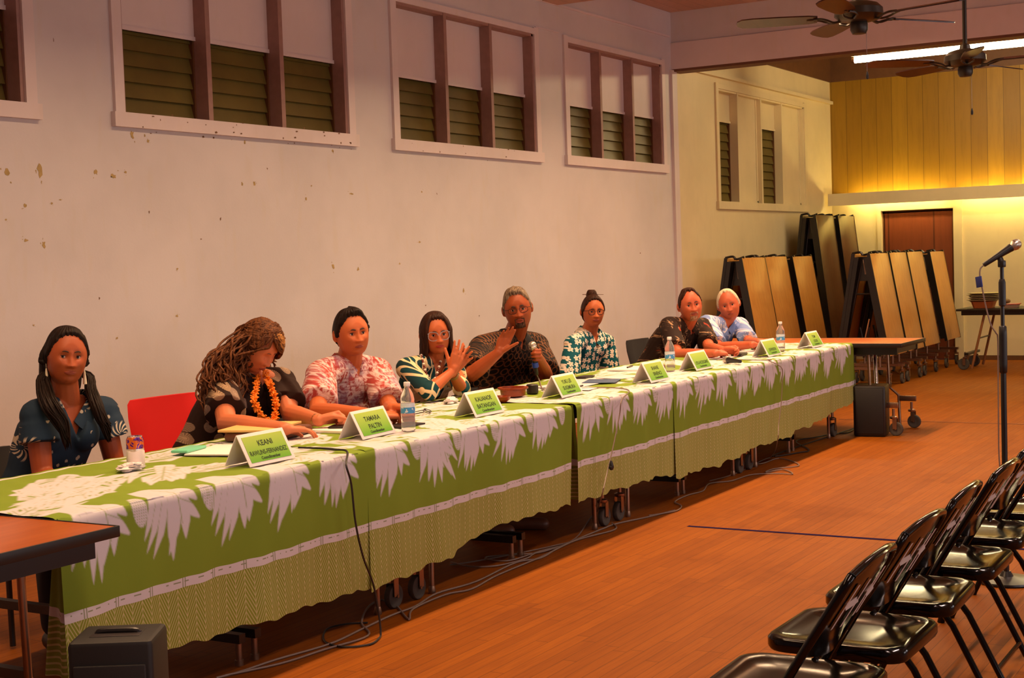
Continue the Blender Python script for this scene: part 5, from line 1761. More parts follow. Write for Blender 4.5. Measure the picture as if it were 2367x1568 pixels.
# ---- printed shirt fabrics (patterns live in the object's front plane: x, z)
def xz(t, s=1.0, rot=0.0):
    c = t.coord(); x, y, z = t.sep(c)
    a = t.math('ADD', x, t.math('MULTIPLY', y, -.45))
    return t.mapping(t.comb(a, z, 0.0), rot=(0, 0, rot), scale=(s, s, s))
def fab(name): return NT(name, .8, spec=.2)
def cell(t, v, scale, rnd=1.0):
    n = t.node('ShaderNodeTexVoronoi', {'Vector': v, 'Scale': scale, 'Randomness': rnd}, feature='F1', voronoi_dimensions='2D')
    pos = n.outputs['Position']
    df = t.node('ShaderNodeVectorMath', {0: v, 1: pos}, operation='SUBTRACT').outputs[0]
    dx, dy, _ = t.sep(df)
    ang = t.math('ARCTAN2', dy, dx)
    return n.outputs['Distance'], ang, t.sep(n.outputs['Color'])[0], dx, dy
def m_sprig():
    t = fab('navy_blouse_with_cream_sprigs'); v = xz(t)
    d, a, r, dx, dy = cell(t, v, 6.5)
    fr_ = t.math('MULTIPLY', t.math('SUBTRACT', 1.0, t.step(d, .30, .40)), t.step(t.math('SINE', t.math('MULTIPLY', t.math('ADD', a, t.math('MULTIPLY', d, 3.0)), 11.0)), .1, .5))
    fr_ = t.math('MULTIPLY', fr_, t.math('GREATER_THAN', d, .07))
    fr_ = t.math('MULTIPLY', fr_, t.math('GREATER_THAN', r, .45))
    d2, _, _, _, _ = cell(t, v, 24)
    sp = t.math('SUBTRACT', 1.0, t.step(d2, .15, .22))
    d3 = t.noise(v, 12, 1)
    sp = t.math('MULTIPLY', sp, t.math('GREATER_THAN', d3, .56))
    k = t.math('MAXIMUM', t.math('MULTIPLY', fr_, .85), t.math('MULTIPLY', sp, .7))
    t.color(t.mix(k, t.mix(t.noise(v, 3), rgb(30, 46, 62), rgb(42, 60, 78)), rgb(214, 196, 170))); return t.m
def m_fans():
    t = fab('brown_blouse_with_tan_fans'); v = xz(t)
    d, a, r, dx, dy = cell(t, v, 13.5, .75)
    disc = t.math('MULTIPLY', t.math('SUBTRACT', 1.0, t.step(d, .36, .40)), t.math('GREATER_THAN', r, .35))
    ray = t.math('MULTIPLY', t.step(t.math('SINE', t.math('MULTIPLY', a, 26.0)), -.2, .5), t.step(d, .12, .17))
    core = t.math('SUBTRACT', 1.0, t.step(d, .08, .11))
    ring = t.math('LESS_THAN', t.math('ABSOLUTE', t.math('SUBTRACT', d, .14)), .02)
    k = t.math('MULTIPLY', disc, t.math('ADD', .45, t.math('MULTIPLY', t.math('MAXIMUM', t.math('MAXIMUM', ray, core), ring), .55)))
    t.color(t.mix(k, rgb(44, 26, 20), t.mix(r, rgb(196, 158, 112), rgb(150, 128, 116)))); return t.m
def m_pink():
    t = fab('faded_red_and_white_print'); v = xz(t)
    n1 = t.noise(v, 26, 4, .65, 1.2); n2 = t.noise(t.mapping(v, scale=(6, 60, 1)), 1.4, 3); n3 = t.noise(v, 5, 2)
    c = t.mix(t.step(n1, .42, .58), rgb(176, 72, 64), rgb(226, 196, 190))
    c = t.mix(t.math('MULTIPLY', t.step(n3, .45, .62), .55), c, rgb(126, 126, 160))
    d, a, r, _, _ = cell(t, v, 14)
    rg = t.math('LESS_THAN', t.math('ABSOLUTE', t.math('SUBTRACT', d, .26)), .06)
    c = t.mix(t.math('MULTIPLY', rg, .6), c, rgb(236, 214, 206))
    c = t.mix(t.math('MULTIPLY', t.step(n2, .54, .6), .5), c, rgb(150, 48, 46))
    t.color(c); return t.m
def m_leaf():
    t = fab('teal_and_cream_leaf_print'); v = xz(t, rot=.6)
    w_ = t.node('ShaderNodeVectorMath', {0: v, 1: t.mapping(t.node('ShaderNodeTexNoise', {'Vector': v, 'Scale': 5.0}).outputs['Color'], scale=(.06, .06, 0))}, operation='ADD').outputs[0]
    v2 = t.mapping(w_, scale=(1.0, .48, 1))
    n = t.node('ShaderNodeTexVoronoi', {'Vector': v2, 'Scale': 23.0, 'Randomness': .9}, feature='DISTANCE_TO_EDGE', voronoi_dimensions='2D')
    n2 = t.node('ShaderNodeTexVoronoi', {'Vector': v2, 'Scale': 23.0, 'Randomness': .9}, feature='F1', voronoi_dimensions='2D')
    r = t.sep(n2.outputs['Color'])[0]
    leaf = t.step(n.outputs['Distance'], .09, .13)
    c = t.mix(r, rgb(10, 66, 74), rgb(20, 40, 42))
    c = t.mix(t.math('GREATER_THAN', r, .72), c, rgb(206, 178, 128))
    t.color(t.mix(leaf, rgb(226, 204, 158), c)); return t.m
def m_rings():
    t = fab('black_shirt_with_brown_rings'); v = xz(t)
    d, a, r, _, _ = cell(t, t.mapping(v, scale=(1, .82, 1)), 25, .22)
    rg = t.math('MULTIPLY', t.step(d, .30, .36), t.math('SUBTRACT', 1.0, t.step(d, .44, .52)))
    n = t.noise(v, 3.2, 2)
    k = t.math('MULTIPLY', rg, t.math('ADD', .30, t.math('MULTIPLY', t.step(n, .38, .6), .7)))
    t.color(t.mix(k, rgb(20, 14, 12), rgb(118, 74, 44))); return t.m
def m_flower():
    t = fab('teal_blouse_with_white_flowers'); v = xz(t)
    d, a, r, _, _ = cell(t, v, 21, .55)
    pet = t.math('ADD', .20, t.math('MULTIPLY', t.math('ABSOLUTE', t.math('COSINE', t.math('MULTIPLY', t.math('ADD', a, t.math('MULTIPLY', r, 6.0)), 2.5))), .26))
    fl_ = t.math('LESS_THAN', d, pet)
    core = t.math('LESS_THAN', d, .07)
    c = t.mix(t.noise(v, 8), rgb(14, 78, 92), rgb(24, 98, 104))
    c = t.mix(fl_, c, rgb(238, 224, 206)); t.color(t.mix(core, c, rgb(196, 150, 90))); return t.m
def m_dark():
    t = fab('dark_brown_shirt_with_rust_and_tan_foliage'); v = xz(t)
    n = t.noise(v, 26, 5, .7, 1.5); n2 = t.noise(v, 9, 2); n3 = t.noise(t.mapping(v, loc=(3, 5, 0)), 10, 2)
    c = t.mix(t.math('MULTIPLY', t.step(n, .52, .62), t.step(n2, .42, .52)), rgb(40, 24, 18), rgb(188, 146, 110))
    c = t.mix(t.step(n3, .64, .70), c, rgb(176, 62, 34))
    t.color(c); return t.m
def m_pale():
    t = fab('light_blue_shirt_with_white_blooms'); v = xz(t)
    n = t.noise(v, 13, 3, .55, 1.4); n2 = t.noise(v, 50, 2)
    c = t.mix(t.step(n, .50, .56), rgb(124, 144, 200), rgb(216, 208, 222))
    c = t.mix(t.math('MULTIPLY', t.step(n2, .55, .65), .35), c, rgb(140, 156, 206))
    t.color(c); return t.m
FAB = dict(p1=m_sprig(), p2=m_fans(), p3=m_pink(), p4=m_leaf(), p5=m_rings(), p6=m_flower(), p7=m_dark(), p8=m_pale())
def atz(px, py, Y, zmin=.79):
    v = at(px, py, Y); v.z = max(v.z, zmin); return v
def V3(p): return tuple(p)
# ---------------------------------------------------------------- 1: woman in navy blouse
S1 = dict(head=at(152, 825, 4.66), turn=14, roll=6, pitch=-2, torso=-112, neck=at(158, 932, 4.72), pelvis=(4.20, 4.84, .53),
          SR=at(84, 962, 4.70), SL=at(236, 952, 4.70), ER=at(98, 1096, 4.66), EL=at(268, 1082, 4.66), WR=(4.06, 4.46, .60), WL=(4.34, 4.46, .60),
          HR=((.5, -1, -.15), (0, 0, -1)), HL=((-.5, -1, -.15), (0, 0, -1)), skin=SK['a'], hs=.98, build=.98, armw=1.05, look=(10, 2), face=dict(jaw=1.0, nose=1.15), smile=.35, brow=.8)
person('long-haired person in a navy blouse sitting at the left end, dangling white earrings', (4.20, 4.84, 0), S1)
shirt(S1, FAB['p1'], sleeve=.46, vneck=.13, vwide=.42, bust=.8, infl=.016, flare=.022)
trousers(S1, M['darkcloth']); shoes(S1, M['shoe'])
_h = hair_cap(S1['_f'], 'long', .010, .006, 2)
_h.v = [tuple(S1['_H'](v)) for v in _h.v]
rs = random.Random(4)
def down_locks(S, sides, n, spread, z0, z1, tgt, r0=.011, r1=.004, wav=.006, seed=1, lastr=.3):
    """locks leaving the head behind the ears and falling along target points (world offsets from origin)"""
    rs = random.Random(seed); H = S['_H']; out = []
    for s in sides:
        for i in range(n):
            a = math.radians(rs.uniform(100, 175))*s
            e = math.radians(rs.uniform(-10, 50))
            p0 = head_point(a, e, S['_f'])*1.06
            p1 = Vector((s*rs.uniform(.070, .090), -.02+rs.uniform(-.03, .02), -.03))
            T = tgt[s]
            P = [H(p0), H(p1)]
            u, v = rs.uniform(-1, 1), rs.uniform(-1, 1)
            for k, (q, wd) in enumerate(T):
                P.append(Vector(q)+Vector((u*wd, v*wd*.5+rs.uniform(-1, 1)*wav, rs.uniform(-1, 1)*wav*1.5)))
            P[-1].z += rs.uniform(-.02, .06)
            out.append(smooth_path([tuple(x) for x in P], 4))
    return out
O1 = S1['_O']
for s in (-1, 1):
    _h.capsule(S1['_H']((s*.045, -.070, .0)), S1['_H']((s*.055, -.075, -.12)), .048, .034)
T1 = {-1: [(at(107, 866, 4.71)-O1, .016), (at(103, 900, 4.67)-O1, .028), (at(118, 940, 4.590)-O1, .034), (at(142, 975, 4.565)-O1, .030), (at(155, 1030, 4.555)-O1, .012)],
      1: [(at(200, 866, 4.71)-O1, .014), (at(211, 902, 4.65)-O1, .022), (at(226, 940, 4.590)-O1, .026), (at(240, 975, 4.565)-O1, .022), (at(252, 1010, 4.555)-O1, .012)]}
tube_locks(_h, down_locks(S1, (-1,), 110, .03, 0, 0, T1, seed=3)+down_locks(S1, (1,), 80, .03, 0, 0, T1, seed=9), .0100, .0035)
_h.build('hair', M['hairblack'], S1['_root'], auto=None)
for s in (-1, 1):
    c = S1['_H']((s*.080, .004, -.055))
    MB().cyl(c+Vector((0, 0, .022)), c+Vector((0, 0, .005)), .0012, n=6).lathe([(0, .005), (.003, 0), (.0075, -.040), (.0082, -.058), (0, -.060)], c, 10).build('earring', plain('white_shell_earring', rgb(232, 214, 180), .4), S1['_root'])
back_chair('black chair behind the long-haired person at the left end', (4.14, 4.90, 0), PI, M['darkcloth'], top=.755)

# ---------------------------------------------------------------- 2: curly-haired woman looking down
S2 = dict(head=at(594, 800, 4.60), turn=52, pitch=36, roll=4, torso=-95, neck=at(585, 872, 4.70), pelvis=(5.30, 4.90, .53), curve=.05,
          SR=at(512, 893, 4.68), SL=at(648, 885, 4.60), ER=atz(524, 980, 4.45), EL=atz(672, 968, 4.47), WR=tuple(onz(660, 992, .80)), WL=tuple(onz(738, 972, .80)),
          HR=((.9, -.42, -.10), (-.1, .1, -1), dict(curl=(14, 16, 18, 20), thumb=(25, 10))), HL=((.75, -.65, .12), (-.5, -.3, -.6), dict(curl=(62, 66, 68, 70), thumb=(20, 40))),
          skin=SK['b'], closed=True, build=1.08, armw=1.12, hs=1.02, brow=.6, browmat=M['greybrow'], sleeveR=.72, sleeveL=.72)
person('person with long curly brown hair and orange garland looking down at a phone', (5.30, 4.90, 0), S2)
shirt(S2, FAB['p2'], bust=1.0, infl=.020, flare=.026, collar=False, vneck=.05, vwide=.45)
trousers(S2, M['darkcloth']); shoes(S2, M['shoe'])
_h = hair_cap(S2['_f'], 'long', .014, .008, 7)
_h.v = [tuple(S2['_H'](v)) for v in _h.v]
O2 = S2['_O']
def curls(S, n, starts, ends, r, amp, turns, seed, jitter=.03):
    rs = random.Random(seed); H = S['_H']; out = []
    for i in range(n):
        a, e = rs.uniform(*starts[0]), rs.uniform(*starts[1])
        p0 = H(head_point(math.radians(a), math.radians(e), S['_f'])*1.10)
        q = rs.random(); mid, end = ends(a, e, q, rs)
        m = 26; P = []
        ph = rs.uniform(0, 6.3); tn = turns*rs.uniform(.7, 1.3); am = amp*rs.uniform(.6, 1.4)
        for k in range(m+1):
            t = k/m
            b = p0*(1-t)**2+mid*2*t*(1-t)+end*t*t
            g_ = min(1, t*3)
            b = b+Vector((math.cos(ph+tn*2*PI*t), math.sin(ph+tn*2*PI*t), .5*math.sin(ph*2+tn*2*PI*t)))*am*g_
            P.append(b)
        out.append(P)
    return out
def ends2(a, e, q, rs):
    # near side falls outward over the right shoulder and back; the rest behind
    if a < 0 or a > 200:
        x = rs.uniform(462, 575); y = 950-abs(x-500)*.25+rs.uniform(-70, 10)
        if x > 545: y = rs.uniform(880, 930)
        end = at(x, y, 4.62+rs.uniform(-.08, .10))-O2
        mid = at(min(x, 560)-8+rs.uniform(-22, 20), 820+rs.uniform(-25, 25), 4.66+rs.uniform(-.06, .08))-O2
    else:
        end = at(rs.uniform(600, 645), rs.uniform(830, 870), 4.74)-O2
        mid = at(rs.uniform(590, 625), 800, 4.72)-O2
    return mid, end
def ends2b(a, e, q, rs):
    d = sphere_dir(math.radians(a), math.radians(e))
    end = S2['_H'](head_point(math.radians(-95+rs.uniform(-30, 15)), math.radians(rs.uniform(-25, 25)), S2['_f'])*1.30)
    mid = S2['_H'](head_point(math.radians(a*.6-35), math.radians(min(78, e+8)), S2['_f'])*1.38)
    return mid, end
tube_locks(_h, curls(S2, 90, ((-85, 60), (44, 80)), ends2b, .01, .010, 2.6, 35), .0085, .005, 5, .7)
def scalp_curls(S, n, az0, el0, az1, el1, r, seed, k0=1.13, k1=1.22):
    rs = random.Random(seed); out = []
    for i in range(n):
        a0, e0 = rs.uniform(*az0), rs.uniform(*el0); a1, e1 = rs.uniform(*az1), rs.uniform(*el1)
        ph = rs.uniform(0, 6.3); P = []
        for k in range(22):
            t = k/21; a = a0+(a1-a0)*t+7*math.sin(t*13+ph); e = e0+(e1-e0)*t+4*math.cos(t*13+ph)
            P.append(S['_H'](head_point(math.radians(a), math.radians(min(88, e)), S['_f'])*(k0+(k1-k0)*t+.020*math.sin(t*17+ph*2))))
        out.append(P)
    return out
tube_locks(_h, scalp_curls(S2, 150, (-175, 20), (66, 86), (-170, -62), (-25, 20), 0, 61), .0095, .006, 5, .7)
tube_locks(_h, scalp_curls(S2, 60, (-40, 50), (50, 66), (-110, -62), (-15, 20), 0, 62, 1.10, 1.24), .0085, .006, 5, .7)
tube_locks(_h, scalp_curls(S2, 50, (0, 120), (66, 86), (70, 150), (-20, 20), 0, 63), .0095, .006, 5, .7)
tube_locks(_h, curls(S2, 190, ((-175, -52), (-20, 78)), ends2, .01, .014, 3.2, 5), .0085, .0045, 5, .7)
tube_locks(_h, curls(S2, 26, ((60, 170), (-10, 60)), ends2, .01, .012, 2.6, 6), .0085, .0045, 5, .7)
_h2 = MB()
tube_locks(_h2, scalp_curls(S2, 44, (-60, 45), (50, 80), (-120, -60), (-20, 30), 0, 64, 1.13, 1.27), .0075, .004, 5, .7)
hb = _h.build('hair', M['haircurl'], S2['_root'], auto=None)
_h2.build('light_curls', M['haircurl2'], hb, auto=None)
# garland of orange blossoms
M['orange'] = plain('orange_blossom', rgb(255, 132, 8), .6, var=.15, scale=60)
_l = MB(); rs = random.Random(12)
_pts = [at(x, y, Y)-O2 for x, y, Y in ((594, 862, 4.66), (592, 892, 4.54), (588, 925, 4.50), (598, 952, 4.475), (616, 972, 4.462), (632, 972, 4.462), (638, 950, 4.47), (634, 915, 4.49), (622, 885, 4.52), (612, 860, 4.60))]
_pp = smooth_path([tuple(p) for p in _pts], 12)
for i, p in enumerate(_pp):
    for k in range(4):
        v = Vector((rs.gauss(0, 1), rs.gauss(0, 1), rs.gauss(0, 1))).normalized()
        a = rs.uniform(.008, .014)
        _l.capsule(p+v*.006, p+v*(.012+a*.6), .0055, .0035, 6)
_l.build('flower_garland', M['orange'], S2['_root'])
_w = S2['WL']; _e = Vector(S2['EL']); _d = (Vector(_w)-_e).normalized(); _q = Vector(_w)-_d*.022-O2
MB().cyl(_q-_d*.008, _q+_d*.008, .031, .030, 20).cyl(_q+Vector((-.02, -.024, .012)), _q+Vector((-.022, -.030, .016)), .014, n=14).build('wristwatch', plain('gold_watch', rgb(196, 150, 90), .3, .8), S2['_root'])
_c = back_chair('chair under a bright red cover behind the curly-haired person', (5.42, 5.02, 0), PI-.05, M['redcloth'], top=.865, w=.50)

# ---------------------------------------------------------------- 3: man in faded red print shirt
S3 = dict(head=at(812, 770, 4.66), turn=22, roll=-5, pitch=0, torso=-104, neck=at(806, 836, 4.74), pelvis=(6.38, 4.90, .53), belly=.5,
          SR=at(742, 868, 4.70), SL=at(872, 862, 4.66), ER=at(735, 953, 4.40), EL=at(902, 945, 4.46), WR=tuple(onz(878, 962, .80)), WL=tuple(onz(908, 946, .82)),
          HR=((.85, -.35, -.02), (0, .25, -.9), dict(curl=(46, 48, 50, 52), thumb=(15, 35))), HL=((.1, -1, -.12), (-.9, .1, -.3), dict(curl=(46, 48, 50, 52), thumb=(10, 30))),
          skin=SK['c'], build=1.12, armw=1.12, hs=1.03, neckw=1.15, look=(-4, 0), face=dict(jaw=1.35, nose=1.15), sleeveR=.80, sleeveL=.80, brow=1.15)
person('person with short black side-parted hair and faded red print shirt, hands clasped', (6.38, 4.90, 0), S3)
shirt(S3, FAB['p3'], infl=.022, flare=.024, vneck=.06, vwide=.5)
trousers(S3, M['darkcloth']); shoes(S3, M['shoe'])
def lift3(A, E_):
    return .008*g(A, -20, 60)*ss(40, 60, E_)*1.0+.008*g(E_, 55, 14)*ss(-60, -10, A)*(1-ss(40, 70, A))
_h = hair_cap(S3['_f'], 'short', .011, .004, 3, lift3); _h.v = [tuple(S3['_H'](v)) for v in _h.v]
_h.build('hair', M['hairblack'], S3['_root'], auto=None)
back_chair('black chair behind the person in the faded red shirt', (6.42, 5.02, 0), PI, M['darkcloth'], top=.80)

# ---------------------------------------------------------------- 4: woman clapping
S4 = dict(head=at(1007, 772, 4.60), turn=12, roll=-4, pitch=2, torso=-100, neck=at(1000, 832, 4.66), pelvis=(7.10, 4.84, .53),
          SR=at(940, 852, 4.64), SL=at(1050, 848, 4.62), ER=tuple(at(992, 905, 4.30)), EL=tuple(at(1068, 900, 4.34)), WR=at(1046, 858, 4.27), WL=at(1050, 862, 4.27)+Vector((.55, .83, 0))*.036,
          HR=((.18, -.30, .92), (.55, .83, -.1), dict(curl=(5, 6, 8, 10), spread=.12, thumb=(34, 4))), HL=((.34, -.55, .78), (-.55, -.83, 0), dict(curl=(6, 6, 8, 10), spread=.14, thumb=(25, 5))),
          skin=SK['c'], build=.94, armw=.86, hs=.98, look=(2, 0), face=dict(jaw=1.05), lips=M['redlips'], smile=.3, sleeveR=1.15, sleeveL=1.12, brow=.7,
          FR=(6.62, 4.10, .09), FL=(6.86, 4.02, .09), KR=(6.95, 4.42, .5), KL=(7.10, 4.40, .5), footdir=(.35, -.8, 0))
person('person with dark bob and large glasses clapping in a teal and cream blouse', (7.10, 4.84, 0), S4)
shirt(S4, FAB['p4'], infl=.012, flare=.012, vneck=.13, vwide=.40, bust=.7, collar=False)
trousers(S4, M['darkcloth']); shoes(S4, M['leather'])
_h = hair_cap(S4['_f'], 'long', .012, .006, 5); _h.v = [tuple(S4['_H'](v)) for v in _h.v]
def bob(S, n, seed, zl=-.155, out=.012, azr=(50, 180), r0=.010):
    rs = random.Random(seed); H = S['_H']; P_ = []
    for i in range(n):
        s = -1 if i % 2 else 1
        a = math.radians(azr[0]+(azr[1]-azr[0])*((i+rs.random())/n))*s
        P = []
        for e in (80, 60, 42, 24, 8):
            v = head_point(a*(1-.25*(e/80)), math.radians(e), S['_f']); P.append(H(v*(1.09+rs.uniform(-.01, .02))))
        d = sphere_dir(a, 0)
        for k, z in enumerate((-.03, -.07, -.11, zl+rs.uniform(-.012, .012))):
            rr = Vector((d.x*(.0785+.004*k+out), d.y*(.094+out)+(-.006*k), z))
            if k == 3: rr.x *= .93; rr.y *= .96
            P.append(H(rr+Vector((rs.uniform(-.003, .003), rs.uniform(-.003, .003), 0))))
        P_.append(smooth_path([tuple(x) for x in P], 3))
    return P_
tube_locks(_h, bob(S4, 120, 4), .011, .007, 6, .7)
_h.build('hair', M['hairbrown'], S4['_root'], auto=None)
M['cateye'] = plain('pale_blue_grey_frame', rgb(170, 168, 178), .25, var=.2, scale=60)
spectacles(S4, M['cateye'], w=.064, h=.050, r=.0020, cat=.010, dz=-.006)
_bd = MB(); _b2 = MB(); O4 = S4['_O']
_np = smooth_path([tuple(at(x, y, Y)-O4) for x, y, Y in ((974, 822, 4.64), (978, 838, 4.56), (984, 860, 4.525), (994, 880, 4.51), (1004, 878, 4.51), (1012, 858, 4.53), (1018, 836, 4.58))], 5)
_bd.tube(_np, .0015, 5)
for i, p in enumerate(_np): _bd.ball(p, .0068 if i % 3 else .0085, 8, 6, mi=0 if i % 3 else 1)
_bd.build('bead_necklace', [plain('dark_red_beads', rgb(110, 34, 22), .3), plain('pearl', rgb(225, 205, 185), .3)], S4['_root'])
_d = (Vector(S4['WL'])-Vector(S4['EL'])).normalized(); _q = Vector(S4['WL'])-_d*.03-O4
MB().cyl(_q-_d*.010, _q+_d*.010, .030, .029, 20).build('wristwatch', plain('tan_watch_strap', rgb(150, 110, 70), .4, .3), S4['_root'])
back_chair('black chair behind the clapping person', (7.20, 5.02, 0), PI, M['darkcloth'], top=.80)

# ---------------------------------------------------------------- 5: man with microphone, hand raised
MIC5 = at(1234, 822, 4.36); MICD = (at(1226, 782, 4.36)-at(1238, 862, 4.36)).normalized()
HN5 = Vector((-.50, .86, 0)); HD5 = Vector((-.78, -.62, .12)).normalized(); HN5 = (HN5-HD5*HN5.dot(HD5)).normalized()
WL5 = MIC5-HD5*.072-HN5*.034
S5 = dict(head=at(1196, 714, 4.62), turn=2, roll=-8, pitch=2, torso=-108, neck=at(1186, 776, 4.72), pelvis=(8.28, 4.90, .53), belly=.6,
          SR=at(1114, 806, 4.68), SL=at(1240, 800, 4.70), ER=at(1090, 866, 4.46), EL=at(1262, 868, 4.50), WR=at(1152, 816, 4.30), WL=WL5,
          HR=((.26, -.38, .88), (-.75, -.6, .1), dict(curl=(6, 8, 12, 16), spread=.0, thumb=(34, -2))), HL=(HD5, HN5, dict(curl=(66, 68, 70, 72), spread=.02, thumb=(30, 42))),
          skin=SK['d'], build=1.14, armw=1.10, hs=1.04, neckw=1.18, mouth='open', look=(0, 0), face=dict(jaw=1.3, nose=1.3), sleeveR=.92, sleeveL=.92, brow=1.2)
person('person with grey hair and glasses raising one hand and holding a microphone', (8.28, 4.90, 0), S5)
shirt(S5, FAB['p5'], infl=.022, flare=.026, vneck=.06, vwide=.45, cm=plain('black_collar', rgb(22, 16, 14), .8))
trousers(S5, M['darkcloth']); shoes(S5, M['shoe'])
_h = hair_cap(S5['_f'], 'short', .008, .012, 8, lambda A, E_: .006*g(A, 10, 40)*ss(45, 60, E_)); _h.v = [tuple(S5['_H'](v)) for v in _h.v]
_h.build('hair', M['hairgrey'], S5['_root'], auto=None)
def beard(S, mat, full=False, name='goatee'):
    def off(az, el):
        A, E_ = math.degrees(az), math.degrees(el)
        p = head_point(az, el, S['_f'])
        if p.y < 0: return -.008
        mus = ss(.030, .022, abs(p.x))*ss(.006, .0035, abs(p.z+.0555))
        ch = ss(.028, .020, abs(p.x))*ss(-.076, -.082, p.z)
        sd = ss(.0045, .0025, abs(abs(p.x)-.0275))*ss(-.050, -.056, p.z)
        m = max(mus, ch, sd)
        if full: m = max(m, ss(-.070, -.085, p.z)*.8)
        return -.006+(.0085)*m
    b = MB().loft(head_grid(S['_f'], 120, 90, off)); b.v = [tuple(S['_H'](v)) for v in b.v]
    return b.build(name, mat, S['_root'], auto=None)
beard(S5, hair_mat('greying_goatee', rgb(64, 40, 28), rgb(110, 84, 66), .7))
spectacles(S5, M['lash'], w=.056, h=.034, r=.0016, square=1, dz=-.004)
# microphone in the left fist
_m5 = thing('microphone', 'blue-bodied microphone with pale round grille held in the fist of the speaking person', 'microphone', (0, 0, 0))
_tl = MIC5-MICD*.125; _hd = MIC5+MICD*.09
microphone(_m5)
MB().lathe([(.0142, .045), (.0205, .05), (.0205, .075), (.019, .08)], n=18).build('blue_band', plain('dark_blue_band', rgb(24, 60, 150), .35), _m5)
_m5.location = _tl; _m5.rotation_euler = MICD.to_track_quat('Z', 'Y').to_euler()
cable('pale cable running from the held microphone down to the cloth', [tuple(_tl), tuple(_tl+Vector((.012, -.01, -.035))), tuple(onz(1252, 896, ZT+.006)), tuple(onz(1262, 902, ZT+.005)), tuple(onz(1300, 899, ZT+.005)), tuple(onz(1340, 900, ZT+.005))], 'cable', .004)
back_chair('black chair behind the person holding the microphone', (8.40, 5.04, 0), PI, M['darkcloth'], top=.86, w=.5)

# ---------------------------------------------------------------- 6: woman with bun
S6 = dict(head=at(1370, 720, 4.98), turn=16, roll=1, pitch=0, torso=-112, neck=at(1362, 768, 5.06), pelvis=(9.72, 5.14, .53),
          SR=at(1324, 797, 5.04), SL=at(1402, 793, 5.04), ER=at(1314, 884, 5.02), EL=at(1414, 884, 5.02), WR=(9.62, 4.76, .54), WL=(9.82, 4.76, .54),
          HR=((.4, -1, 0), (0, 0, -1)), HL=((-.4, -1, 0), (0, 0, -1)), skin=SK['c'], build=.92, armw=.92, hs=.97, look=(0, 0), smile=1.0, squint=.4, face=dict(jaw=1.1), sleeveR=.85, sleeveL=.85, lips=M['lips'], brow=.7)
person('smiling person with a high bun and dark glasses in a teal flowered blouse', (9.72, 5.14, 0), S6)
shirt(S6, FAB['p6'], infl=.020, flare=.02, vneck=.15, vwide=.32, bust=.6, collar=True)
trousers(S6, M['darkcloth']); shoes(S6, M['shoe'])
_h = hair_cap(S6['_f'], 'long', .009, .006, 6)
rs = random.Random(3)
for i in range(9):
    a = i*2*PI/9
    P = [Vector((.030*math.cos(a+t*2.2)*(1-.5*t), -.025+.028*math.sin(a+t*2.2)*(1-.5*t), .112+.050*t+.010*math.sin(t*3))) for t in [k/8 for k in range(9)]]
    _h.tube(P, [.014, .016, .017, .017, .016, .015, .013, .010, .006], 8)
_h.ball((0, -.025, .135), (.032, .032, .034), 14, 10).ball((-.032, -.02, .122), .018, 10, 8)
_h.v = [tuple(S6['_H'](v)) for v in _h.v]
_hh = _h.build('hair', M['hairbrown'], S6['_root'], auto=None)
MB().cyl(S6['_H']((-.095, -.02, .128)), S6['_H']((.075, -.02, .132)), .0018, .0026, 8).build('hair_stick', M['brownwood'], _hh)
spectacles(S6, M['lash'], w=.056, h=.042, r=.0022, dz=-.004, cat=.003)
back_chair('black chair behind the smiling person with the bun', (9.74, 5.28, 0), PI, M['darkcloth'], top=.80)

# ---------------------------------------------------------------- 7: man in dark print leaning on the table
S7 = dict(head=at(1595, 706, 4.42), turn=14, roll=-7, pitch=-2, torso=-112, neck=at(1584, 750, 4.52), pelvis=(10.36, 4.80, .53), belly=.4,
          SR=at(1547, 756, 4.52), SL=at(1624, 757, 4.52), ER=at(1566, 821, 4.33), EL=at(1640, 806, 4.30), WR=tuple(onz(1656, 817, .795)), WL=tuple(onz(1672, 810, .80)),
          HR=((.9, -.30, 0), (0, .3, -.9), dict(curl=(52, 54, 56, 58), thumb=(15, 35))), HL=((.2, -1, 0), (-.8, .1, -.4), dict(curl=(50, 52, 54, 56), thumb=(12, 35))),
          skin=SK['e'], build=1.10, armw=1.08, hs=1.02, neckw=1.15, look=(0, 0), smile=.4, face=dict(jaw=1.25, nose=1.15), brow=.9)
person('person with short receding dark hair and goatee leaning on clasped hands, dark print shirt', (10.36, 4.80, 0), S7)
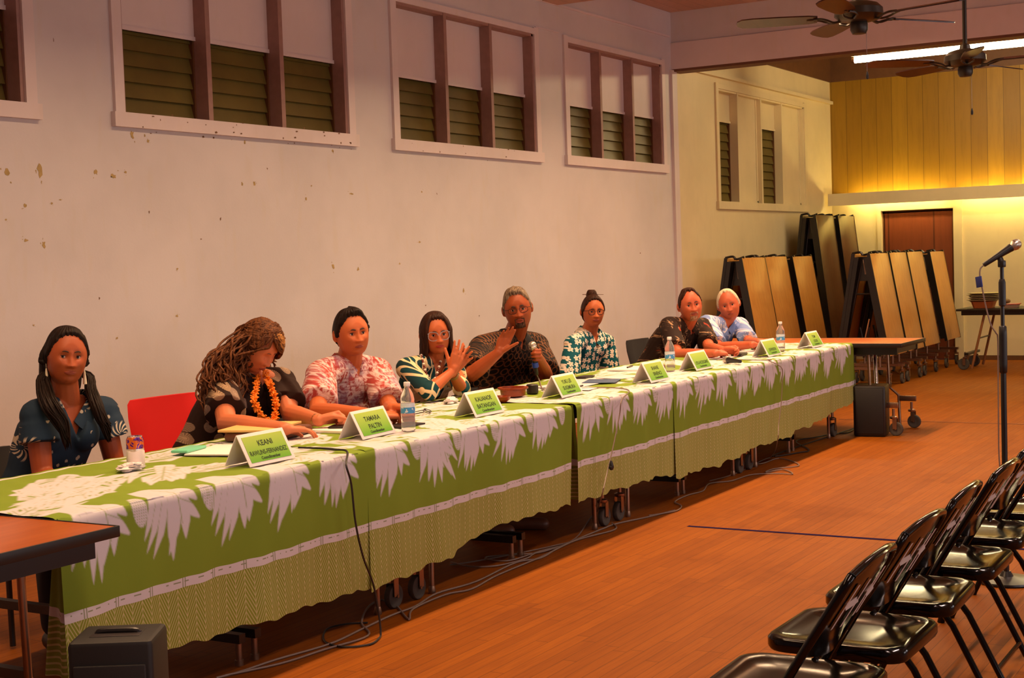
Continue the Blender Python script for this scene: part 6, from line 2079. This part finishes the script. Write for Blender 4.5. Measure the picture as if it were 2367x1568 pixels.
shirt(S7, FAB['p7'], sleeve=.80, infl=.020, flare=.012, vneck=.06, vwide=.45)
trousers(S7, M['darkcloth']); shoes(S7, M['shoe'])
_h = hair_cap(S7['_f'], 'recede', .007, .004, 9, lambda A, E_: .006*ss(50, 70, E_)); _h.v = [tuple(S7['_H'](v)) for v in _h.v]
_h.build('hair', M['hairbrown'], S7['_root'], auto=None)
beard(S7, hair_mat('pale_goatee', rgb(150, 100, 74), rgb(196, 160, 130), .7))
back_chair('dark chair with a green jacket over it behind the leaning person', (10.30, 5.04, 0), PI+.1, plain('olive_jacket', rgb(46, 42, 22), .85), top=.745, w=.56)

# ---------------------------------------------------------------- 8: white-haired man
S8 = dict(head=at(1684, 704, 4.46), turn=0, roll=-13, pitch=4, torso=-112, neck=at(1670, 747, 4.52), pelvis=(11.02, 4.76, .53), belly=.4,
          SR=at(1634, 750, 4.52), SL=at(1710, 754, 4.50), ER=at(1662, 804, 4.30), EL=at(1733, 792, 4.26), WR=tuple(onz(1740, 797, .80)), WL=tuple(onz(1756, 791, .80)),
          HR=((.95, -.2, -.05), (0, 0, -1), dict(curl=(24, 26, 28, 30), thumb=(20, 20))), HL=((.7, -.7, 0), (-.2, .2, -.9), dict(curl=(42, 44, 46, 48), thumb=(20, 30))),
          skin=SK['e'], build=1.06, armw=1.02, hs=1.02, neckw=1.1, look=(0, 0), face=dict(jaw=1.2), brow=.7, browmat=M['greybrow'])
person('white-haired person in a pale blue shirt leaning over the far end of the table', (11.02, 4.76, 0), S8)
shirt(S8, FAB['p8'], sleeve=.86, infl=.020, flare=.012, vneck=.09, vwide=.35, cm=plain('blue_inner_collar', rgb(108, 128, 186), .8))
trousers(S8, M['darkcloth']); shoes(S8, M['shoe'])
_h = hair_cap(S8['_f'], 'bald', .009, .003, 11); _h.v = [tuple(S8['_H'](v)) for v in _h.v]
_h.build('hair', M['hairwhite'], S8['_root'], auto=None)
back_chair('black chair behind the white-haired person', (11.0, 4.98, 0), PI, M['darkcloth'], top=.80)
